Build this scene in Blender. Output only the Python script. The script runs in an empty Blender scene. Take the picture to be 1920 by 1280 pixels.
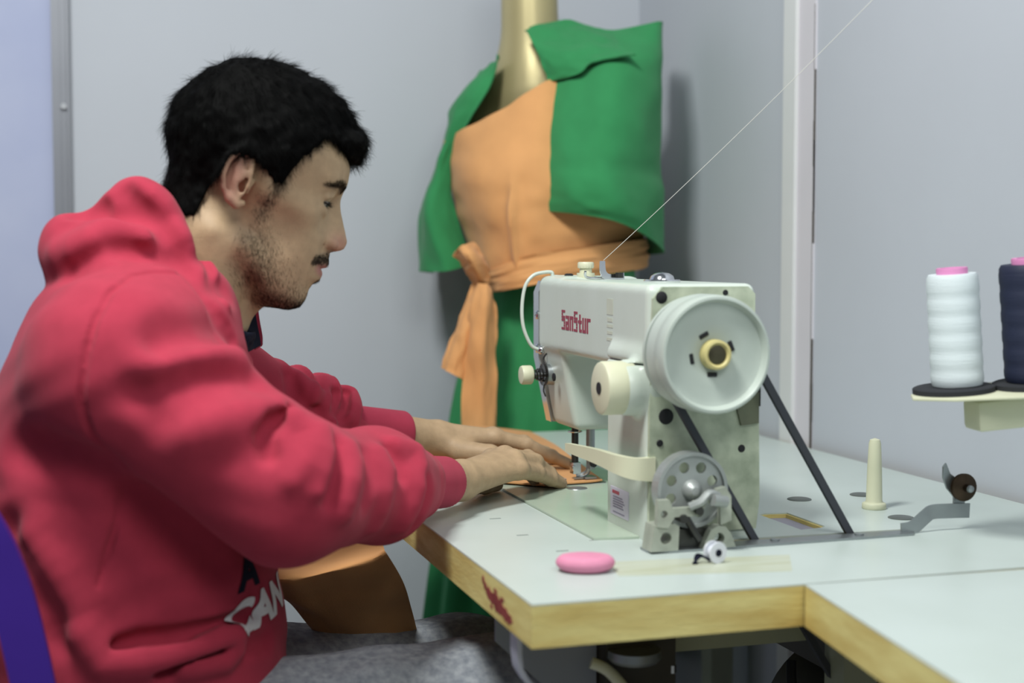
import math, random
import numpy as np
PI = math.pi
f32 = np.float32

# ---------------------------------------------------------------- signed-distance sculpting
def V(*a): return np.array(a, dtype=f32)
def smin(a, b, k):
    h = np.clip(0.5 + 0.5 * (b - a) / k, 0, 1)
    return b + (a - b) * h - k * h * (1 - h)
def smax(a, b, k): return -smin(-a, -b, k)
def cap(p, a, b, ra, rb=None):
    rb = ra if rb is None else rb
    a = np.asarray(a, f32); b = np.asarray(b, f32)
    ba = b - a; pa = p - a
    h = np.clip(pa @ ba / max(float(ba @ ba), 1e-12), 0, 1)
    d = pa - h[:, None] * ba
    return np.sqrt(np.einsum('ij,ij->i', d, d)) - (ra + (rb - ra) * h)
def chain(p, pts, rs, k=0.0):
    if not hasattr(rs, '__len__'): rs = [rs] * len(pts)
    d = None
    for i in range(len(pts) - 1):
        c = cap(p, pts[i], pts[i + 1], rs[i], rs[i + 1])
        d = c if d is None else (smin(d, c, k) if k > 0 else np.minimum(d, c))
    return d
def sph(p, c, r):
    d = p - np.asarray(c, f32); return np.sqrt((d * d).sum(1)) - r
def ell(p, c, r, R=None):
    q = p - np.asarray(c, f32)
    if R is not None: q = q @ R
    r = np.asarray(r, f32)
    k0 = (lambda t: np.sqrt(np.einsum('ij,ij->i', t, t)))(q / r); k1 = (lambda t: np.sqrt(np.einsum('ij,ij->i', t, t)))(q / (r * r))
    return np.where(k1 > 1e-9, k0 * (k0 - 1) / np.maximum(k1, 1e-9), -float(r.min()))
def rbox(p, c, h, r, R=None):
    q = p - np.asarray(c, f32)
    if R is not None: q = q @ R
    q = np.abs(q) - (np.asarray(h, f32) - r)
    return np.sqrt((np.maximum(q, 0) ** 2).sum(1)) + np.minimum(q.max(1), 0) - r
def rotm(ax, ang):
    c, s = math.cos(ang), math.sin(ang)
    m = {'x': [[1,0,0],[0,c,-s],[0,s,c]], 'y': [[c,0,s],[0,1,0],[-s,0,c]], 'z': [[c,-s,0],[s,c,0],[0,0,1]]}[ax]
    return np.array(m, f32)
def ip(x, xs, ys):
    """smooth (cubic hermite) table lookup; xs ascending"""
    xs = np.asarray(xs, f32); ys = np.asarray(ys, f32)
    m = np.empty_like(ys); d = np.diff(ys) / np.diff(xs)
    m[1:-1] = np.where(d[:-1] * d[1:] > 0, 2 * d[:-1] * d[1:] / (d[:-1] + d[1:] + 1e-12), 0); m[0] = d[0]; m[-1] = d[-1]
    i = np.clip(np.searchsorted(xs, x) - 1, 0, len(xs) - 2)
    h = xs[i + 1] - xs[i]; t = np.clip((x - xs[i]) / h, 0, 1)
    return ((1 + 2*t) * (1-t)**2 * ys[i] + t * (1-t)**2 * h * m[i] + t*t*(3 - 2*t) * ys[i+1] + t*t*(t-1) * h * m[i+1])

def surface(f, lo, hi, h, B=20, lip=1.6):
    """sparse surface nets: returns verts (N,3), quads (M,4)"""
    lo = np.asarray(lo, float); hi = np.asarray(hi, float)
    nb = np.ceil((hi - lo) / (h * B)).astype(int)
    g = np.stack(np.meshgrid(*[np.arange(n) for n in nb], indexing='ij'), -1).reshape(-1, 3)
    cen = (lo + (g + 0.5) * B * h).astype(f32)
    val = np.concatenate([f(cen[i:i + 20000]) for i in range(0, len(cen), 20000)])
    g = g[np.abs(val) < lip * (B * h * 0.5 * 1.74 + 2 * h)]
    n = B + 2
    loc = np.stack(np.meshgrid(*[np.arange(-1, B + 1)] * 3, indexing='ij'), -1).reshape(-1, 3)
    dims = (nb * B + 4).astype(np.int64)
    VK, VP, FK = [], [], []
    ci = np.stack(np.meshgrid(*[np.arange(n - 1)] * 3, indexing='ij'), -1).reshape(-1, 3)
    corners = [(a, b, c) for a in (0, 1) for b in (0, 1) for c in (0, 1)]
    edges = [(a, b) for a in corners for b in corners if sum(abs(x - y) for x, y in zip(a, b)) == 1 and a < b]
    def key(idx): return ((idx[:, 0] + 1) * dims[1] + idx[:, 1] + 1) * dims[2] + idx[:, 2] + 1
    for blk in g:
        base = blk * B
        P = (lo + (base + loc) * h).astype(f32)
        F = f(P).reshape(n, n, n)
        S = F < 0
        if S.all() or not S.any(): continue
        c = [S[a:n - 1 + a, b:n - 1 + b, d:n - 1 + d] for a, b, d in corners]
        cnt = sum(x.astype(np.int8) for x in c)
        act = np.argwhere((cnt > 0) & (cnt < 8))
        acc = np.zeros((len(act), 3)); num = np.zeros(len(act))
        for a, b in edges:
            fa = F[act[:, 0] + a[0], act[:, 1] + a[1], act[:, 2] + a[2]]; fb = F[act[:, 0] + b[0], act[:, 1] + b[1], act[:, 2] + b[2]]
            x = (fa < 0) != (fb < 0)
            t = np.where(x, fa / np.where(x, fa - fb, 1), 0)
            acc += x[:, None] * (np.array(a) + t[:, None] * (np.array(b) - np.array(a))); num += x
        gi = base + act - 1
        VK.append(key(gi)); VP.append(lo + (gi + acc / num[:, None]) * h)
        for ax in range(3):
            e = [0, 0, 0]; e[ax] = 1
            A = S[1:n-1, 1:n-1, 1:n-1]; Bq = S[1 + e[0]:n - 1 + e[0], 1 + e[1]:n - 1 + e[1], 1 + e[2]:n - 1 + e[2]]
            w = np.argwhere(A != Bq)
            if not len(w): continue
            flip = ~A[w[:, 0], w[:, 1], w[:, 2]]
            q = base + w
            b_ = [0, 0, 0]; b_[(ax + 1) % 3] = 1; c_ = [0, 0, 0]; c_[(ax + 2) % 3] = 1
            b_ = np.array(b_); c_ = np.array(c_)
            quad = np.stack([key(q - b_ - c_), key(q - c_), key(q), key(q - b_)], 1)
            quad[flip] = quad[flip][:, ::-1]
            FK.append(quad)
    VK = np.concatenate(VK); VP = np.concatenate(VP); FK = np.concatenate(FK)
    uk, first = np.unique(VK, return_index=True)
    idx = np.searchsorted(uk, FK)
    return VP[first].astype(f32), idx.astype(np.int32)

def march(f, o, d, t0=0.3, t1=4.0, n=90):
    """sphere-trace rays to a field; returns points and hit mask"""
    o = np.asarray(o, f32); d = np.asarray(d, f32); d = d / np.linalg.norm(d, axis=1)[:, None]
    t = np.full(len(d), t0, f32)
    for _ in range(n):
        v = f(o + d * t[:, None]); t = np.minimum(t + v * 0.7, t1)
    return o + d * t[:, None], np.abs(f(o + d * t[:, None])) < 0.004
def grad(f, p, e=0.0015):
    g = np.stack([f(p + V(*(e * (i == j) for j in range(3)))) - f(p - V(*(e * (i == j) for j in range(3)))) for i in range(3)], 1)
    return g / np.maximum(np.linalg.norm(g, axis=1), 1e-9)[:, None]

def near(p, lo, hi, m):
    """False when the whole batch of points is farther than m from a box"""
    if len(p) < 2 or len(p) > 12000: return True
    return bool((p.max(0) > np.asarray(lo) - m).all() and (p.min(0) < np.asarray(hi) + m).all())
def vnoise(p, s, seed=0):
    """smooth value noise in -1..1"""
    q = np.asarray(p, np.float64) * s + 100.0; i = np.floor(q).astype(np.int64); t = q - i; t = t * t * (3 - 2 * t)
    def h(a, b, c):
        n = (i[:, 0] + a) * 73856093 ^ (i[:, 1] + b) * 19349663 ^ (i[:, 2] + c) * 83492791 ^ (seed * 9781)
        n = (n ^ (n >> 13)) * 1274126177; return ((n ^ (n >> 16)) & 0xffff) / 32767.5 - 1
    r = 0
    for a in (0, 1):
        for b in (0, 1):
            for c in (0, 1):
                r = r + h(a, b, c) * (t[:, 0] if a else 1 - t[:, 0]) * (t[:, 1] if b else 1 - t[:, 1]) * (t[:, 2] if c else 1 - t[:, 2])
    return r.astype(f32)
# ---------------------------------------------------------------- the tailor: fields (metres, world frame)
HEAD_O = V(.177, 1.55, 1.134); HT = math.radians(20)
EU = V(math.cos(HT), 0, -math.sin(HT)); EY = V(0, 1, 0); EV = V(math.sin(HT), 0, math.cos(HT))
HM = np.stack([EU, EY, EV], 1)
def to_head(p): return ((p - HEAD_O) @ HM) * 1000.0            # head frame in mm: u forward, y lateral, v up
def from_head(q): return (np.asarray(q, f32) / 1000.0) @ HM.T + HEAD_O
FV = [-114,-108,-98,-86,-81,-73.5,-66,-59.5,-54,-50.7,-44,-39,-34,-30,-25,-18,-11,2,15,26,42,70]
FF = [62,88,101,103.4,103,105,111.3,111.8,109.5,114.5,113.5,112.2,112,119,125,126,122.5,114.5,107,103,102,97]
GV = [-114,-108,-95,-75,-50,-30,-10,10,26,42,70]
GG = [60,84,97,100,103,102,95,91,94,99,96]
GW = [26,34,45,53,57,60,64,66,66,67,66]
GB = [52,46,36,12,-2,-10,-15,-15,-15,-15,-15]
SV = [-114,-95,-80,-66,-45,-36,-31,-25,-15,0,14,26,36,45,70]
SS = [24,22,20,20,19,13,14,15.5,14.5,11,9,10,18,30,50]
def skull(q):
    d = ell(q, (3, 0, 45), (93, 76, 72))
    return d
def head_mm(q):
    u, y, v = q[:, 0], q[:, 1], q[:, 2]; ay = np.abs(y)
    qa = np.stack([u, ay, v], 1)
    g = ip(v, GV, GG); f = ip(v, FV, FF); s = ip(v, SV, SS)
    bump = (f - g) * np.exp(-(ay / s) ** 2.2)
    crease = -1.6 * np.exp(-((v + 54.5 - 0.004 * y * y) / 1.6) ** 2) * np.exp(-(ay / 25) ** 6)
    uu = u - (bump + crease) * np.clip((u - 40) / 30, 0, 1)
    b = ip(v, GV, GB); w = ip(v, GV, GW); uc = b + (g - b) * .35
    a = np.where(uu > uc, g - uc, uc - b)
    rho = ((np.abs(uu - uc) / a) ** 2.35 + (ay / w) ** 2.35) ** (1 / 2.35)
    face = (rho - 1) * np.minimum(a, w)
    face = smax(face, np.abs(v + 25) - 89, 14)
    d = smin(skull(q), face, 16)
    d = smin(d, cap(qa, (-30, 8, 12), (-34, 8, -70), 40, 40), 18)      # nape
    d = smin(d, cap(qa, (86, 14, 37), (74, 44, 35), 9, 6), 14)          # brow ridge
    d = smin(d, cap(qa, (66, 46, -4), (22, 63, 2), 9, 7), 18)           # cheekbone
    d = smin(d, cap(qa, (16, 52, -62), (82, 22, -96), 8, 9), 14)        # jaw edge
    d = smax(d, -ell(qa, (52, 74, -38), (22, 16, 20)), 16)                # hollow of the cheek
    d = smax(d, -ell(qa, (102, 32, 13), (16, 20, 14)), 9)              # eye socket
    lid = sph(qa, (75.5, 31.5, 12), 13.6)
    d = smin(d, lid, 5)
    d = smin(d, chain(qa, [(86, 19, 21), (88, 31, 22.5), (80, 45, 17)], [3.2, 3.4, 2.6]), 4)     # flesh above the lid
    d = smax(d, -chain(qa, [(91, 20, 17), (91.5, 31, 18), (81.5, 46, 13)], [1.0, 1.3, 1.0]), 2)   # lid crease
    d = smin(d, chain(qa, [(88, 22, 3), (87, 33, 1), (79, 45, 4)], [2.2, 2.6, 2.0]), 6)          # pouch under the eye
    d = smax(d, -ell(qa, (86.5, 33, 10.4), (11.5, 14.5, 2.7), rotm('y', .10)), 1.0)               # eye slit
    d = smin(d, ell(qa, (105.5, 13.6, -24.5), (10, 7.2, 7.4)), 2.4)       # nostril wings
    d = smax(d, -ell(qa, (112, 7.5, -33.5), (6.5, 3.2, 4.2)), 2)
    d = smax(d, -cap(qa, (97.5, 20, -29), (86, 27, -47), .7, 1.0), 6)    # fold from nose to mouth
    # ears
    o = lambda uu_, vv_: (uu_, 71 + 3.5 + .40 * (-uu_ - 2), vv_)
    e = ell(qa, (-15, 76, 2), (15, 4.2, 27), rotm('z', math.radians(22)))
    hx = [o(-5, 3), o(-4, 13), o(-7, 23), o(-14, 29.5), o(-23, 27), o(-30, 14), o(-31, -2), o(-26, -14), o(-17, -22)]
    e = smin(e, ell(qa, (-17, 77.5, 3), (12, 5.0, 22), rotm('z', math.radians(22))), 2)
    e = smax(e, -chain(qa, [V(*o(-7, 4)) + V(0, 1.5, 0), V(*o(-7.5, -2)) + V(0, 1, 0), V(*o(-10, -9)) + V(0, 1.5, 0)], [3.2, 4.6, 4.6]), 4)    # bowl
    e = smax(e, -cap(qa, V(*o(-10, 12)) + V(0, 2.5, 0), V(*o(-14, 19)) + V(0, 2.5, 0), 1.8, 3.0), 4)    # hollow above
    e = smax(e, -chain(qa, [o(-20, 22), o(-25, 13), o(-26, 0), o(-22, -10)], [1.4, 1.8, 1.8, 1.2]), 2)
    e = smin(e, chain(qa, hx, [2.4, 2.8, 3.2, 3.4, 3.4, 3.3, 3.1, 2.9, 3.0]), 2.0)
    e = smin(e, chain(qa, [o(-17, -22), o(-8, -26), o(-2, -22)], [4.0, 4.6, 3.6]), 5)
    e = smin(e, chain(qa, [o(-18, 19), o(-19.5, 9), o(-18, -3), o(-12, -12)], [2.0, 2.4, 2.6, 2.6]), 2.5)
    e = smin(e, chain(qa, [o(-18.5, 11), o(-13, 13), o(-8, 16)], [2.0, 1.8, 1.6]), 2)
    e = smin(e, chain(qa, [(0, 73, 3), (-2.5, 76.5, -3), (-2, 73, -9)], [3.4, 3.6, 3.0]), 3)
    return smin(d, e, 3.5)
def neck(p):
    d = cap(p, (.080, 1.55, .955), (.148, 1.55, 1.075), .056, .050)
    q = np.stack([p[:, 0], np.abs(p[:, 1] - 1.55), p[:, 2]], 1)
    d = smin(d, cap(q, (.140, .048, 1.085), (.158, .014, .985), .010, .009), .03)
    return smin(d, cap(p, (.186, 1.55, 1.03), (.168, 1.55, .985), .014, .012), .02)      # throat
# --- hands. Each finger: knuckle, middle joint, end joint, tip (metres)
def finger(p, pts, r):
    return chain(p, pts, r, .003)
RW = V(.427, 1.597, .797)
RH = dict(W=RW,
    K=[(.493, 1.684, .807), (.507, 1.671, .812), (.515, 1.656, .809), (.516, 1.640, .800)],
    F=[[(.493,1.684,.807),(.530,1.712,.803),(.552,1.726,.786),(.567,1.735,.770)],
       [(.507,1.671,.812),(.547,1.702,.805),(.570,1.716,.786),(.584,1.725,.7695)],
       [(.515,1.656,.809),(.554,1.690,.801),(.578,1.708,.783),(.592,1.718,.7690)],
       [(.516,1.640,.800),(.551,1.675,.789),(.577,1.699,.777),(.597,1.716,.7685)]],
    R=[[.0112,.0094,.0080,.0070],[.0114,.0096,.0083,.0072],[.0112,.0094,.0082,.0074],[.0112,.0096,.0086,.0076]],
    T=[(.452,1.640,.788),(.470,1.678,.779),(.492,1.705,.772),(.512,1.722,.7695)])
LW = V(.463, 1.856, .815)
LH = dict(W=LW,
    K=[(.548, 1.850, .812), (.550, 1.868, .811), (.545, 1.886, .806), (.537, 1.902, .799)],
    F=[[(.548,1.850,.812),(.592,1.846,.801),(.626,1.841,.785),(.655,1.838,.7715)],
       [(.550,1.868,.811),(.596,1.872,.801),(.628,1.874,.785),(.652,1.876,.7695)],
       [(.545,1.886,.806),(.588,1.894,.796),(.618,1.900,.782),(.640,1.904,.7690)],
       [(.537,1.902,.799),(.570,1.914,.789),(.594,1.922,.778),(.612,1.928,.7680)]],
    R=[[.0115,.0098,.0086,.0074],[.0115,.0098,.0084,.0073],[.0110,.0094,.0081,.0071],[.0100,.0083,.0073,.0064]],
    T=[(.492,1.834,.800),(.530,1.814,.796),(.571,1.806,.782),(.602,1.805,.7725)])
def hand(p, H):
    W = H['W']
    d = None
    for k, r in zip(H['K'], (.0115, .0118, .0115, .0108)):
        k = V(*k); a = W + (k - W) * .12
        c = cap(p, a, k, .0155, r)
        d = c if d is None else smin(d, c, .014)
    for pts, r in zip(H['F'], H['R']):
        fd = finger(p, pts, r)
        for j in (1, 2):                                                  # knuckle bumps
            fd = smin(fd, sph(p, V(*pts[j]) + V(0, 0, .0015), r[j] * .98), .004)
        tip = V(*pts[3]); dr = V(*pts[3]) - V(*pts[2]); dr = dr / np.linalg.norm(dr)
        d = smin(d, fd, .0065)
    for k in H['K']:
        d = smin(d, sph(p, V(*k) + V(0, 0, .0035), .0095), .008)
    T = H['T']
    d = smin(d, chain(p, [W * .6 + V(*T[0]) * .4] + T, [.015, .0145, .0125, .0105, .0085], .004), .010)
    return d
ARM_R = dict(S=V(.042, 1.385, .955), E=V(.192, 1.345, .838), W=RW)
ARM_L = dict(S=V(.065, 1.715, .962), E=V(.255, 1.795, .846), W=LW)
def limbs(p):
    d = None
    for A in (ARM_R, ARM_L):
        c = smin(cap(p, A['S'], A['E'], .050, .038), cap(p, A['E'], A['W'], .038, .0235), .02)
        d = c if d is None else np.minimum(d, c)
    return d
LEG_R = [(.02, 1.455, .545), (.47, 1.455, .572), (.44, 1.45, .30), (.43, 1.45, .10)]
LEG_L = [(.02, 1.645, .545), (.47, 1.69, .53), (.50, 1.70, .28), (.52, 1.70, .10)]
FAR = 0.2
def body(p):
    d = np.full(len(p), FAR, f32)
    if near(p, (.02, 1.42, .90), (.33, 1.68, 1.30), .03):
        d = smin(head_mm(to_head(p)) / 1000, neck(p), .020)
    if near(p, (-.12, 1.30, .40), (.20, 1.80, 1.06), .04):
        t = chain(p, [(.03, 1.55, .55), (.045, 1.55, .72), (.055, 1.55, .88)], [.135, .125, .125], .03)
        t = smin(t, cap(p, ARM_R['S'], ARM_L['S'], .055), .05)
        d = smin(d, t, .03)
    d = smin(d, limbs(p), .02)
    if near(p, (.40, 1.58, .74), (.64, 1.78, .85), .02): d = smin(d, hand(p, RH), .012)
    if near(p, (.43, 1.77, .74), (.69, 1.96, .85), .02): d = smin(d, hand(p, LH), .012)
    if near(p, (-.1, 1.36, -.01), (.74, 1.80, .66), .04):
        for L in (LEG_R, LEG_L):
            d = smin(d, chain(p, L, [.080, .058, .048, .034], .02), .03)
            x, y, z = L[3]
            d = smin(d, cap(p, (x, y, .055), (x + .16, y, .035), .042, .032), .02)
    return d
# --- clothing
TZ_ = [.555,.60,.66,.72,.80,.88,.94,1.0,1.05,1.11]
TB = [-.085,-.095,-.105,-.108,-.104,-.092,-.072,-.042,-.008,.03]
TF = [.195,.212,.216,.208,.192,.182,.178,.170,.150,.10]
TW = [.168,.172,.174,.176,.180,.186,.190,.172,.125,.06]
def torso(p):
    z = p[:, 2]; b = ip(z, TZ_, TB); f = ip(z, TZ_, TF); w = ip(z, TZ_, TW)
    a = (f - b) / 2; c = (f + b) / 2
    rho = ((np.abs(p[:, 0] - c) / a) ** 2.5 + (np.abs(p[:, 1] - 1.55) / w) ** 2.5) ** .4
    d = (rho - 1) * np.minimum(a, w)
    d = smax(d, z - 1.06, .03)
    return d
def sleeve(p, A, r0, r1, r2, r3, e=.092):
    S, E, W = A['S'], A['E'], A['W']
    d = W - E; L = float(np.linalg.norm(d)); C = W - d / L * (e + r3 * .6); M = E + (C - E) * .72
    return smin(cap(p, S, E, r0, r1), chain(p, [E, M, C], [r1, r2, r3], .03), .03)
def sleeve_near(p): return sleeve(p, ARM_R, .082, .066, .055, .043)
def sleeve_far(p): return sleeve(p, ARM_L, .082, .061, .056, .044, .128)
def far_rings(p):
    A = ARM_L; e = A['W'] - A['E']; L = float(np.linalg.norm(e)); e = e / L; q = p - A['E']; t = q @ e
    r = q - t[:, None] * e; ph = np.arctan2(r[:, 2], r[:, 1])
    return .0075 * np.maximum(0, np.sin(2 * PI * (t + .010 * np.sin(ph * 2 + 1)) / .037 + 1.2)) ** 1.5 * np.clip((t + .035) / .03, 0, 1) * np.clip((L - .12 - t) / .03, 0, 1) * (p[:, 1] > 1.70)
def hoodie_base(p):
    t = torso(p)
    sh = cap(p, (.042, 1.40, .957), (.062, 1.70, .958), .077)
    t = smin(t, sh, .05)
    d = smin(t, sleeve_near(p), .022)
    d = smin(d, sleeve_far(p) - far_rings(p), .022)
    return d
def hood(p):
    q = np.stack([p[:, 0], np.abs(p[:, 1] - 1.55), p[:, 2]], 1)
    ring = chain(q, [(.172, .014, .945), (.148, .048, .975), (.118, .070, 1.015), (.084, .080, 1.064), (.066, .055, 1.108), (.064, 0, 1.116)],
                 [.012, .015, .020, .025, .026, .025], .02)
    bag = chain(q, [(.068, .035, 1.088), (.032, .052, 1.070), (.004, .048, 1.068)], [.042, .035, .036], .016)
    bag = smin(bag, cap(q, (.000, .05, 1.045), (-.008, .045, 1.034), .022, .014), .015)
    bag = smin(bag, chain(q, [(.07, .09, 1.035), (.03, .09, 1.045), (.008, .06, 1.040)], [.03, .032, .028], .03), .02)
    return smin(ring, bag, .02)
def neck_hole(p): return cap(p, (.100, 1.55, .97), (.175, 1.55, 1.10), .058, .066)

def shirt_f(p):
    d = cap(p, (.098, 1.55, .950), (.130, 1.55, .992), .064, .0615)
    d = np.abs(d + .002) - .002
    n = V(.22, 0, .975); return smax(d, (p - V(.130, 1.55, .992)) @ n, .003)
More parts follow.
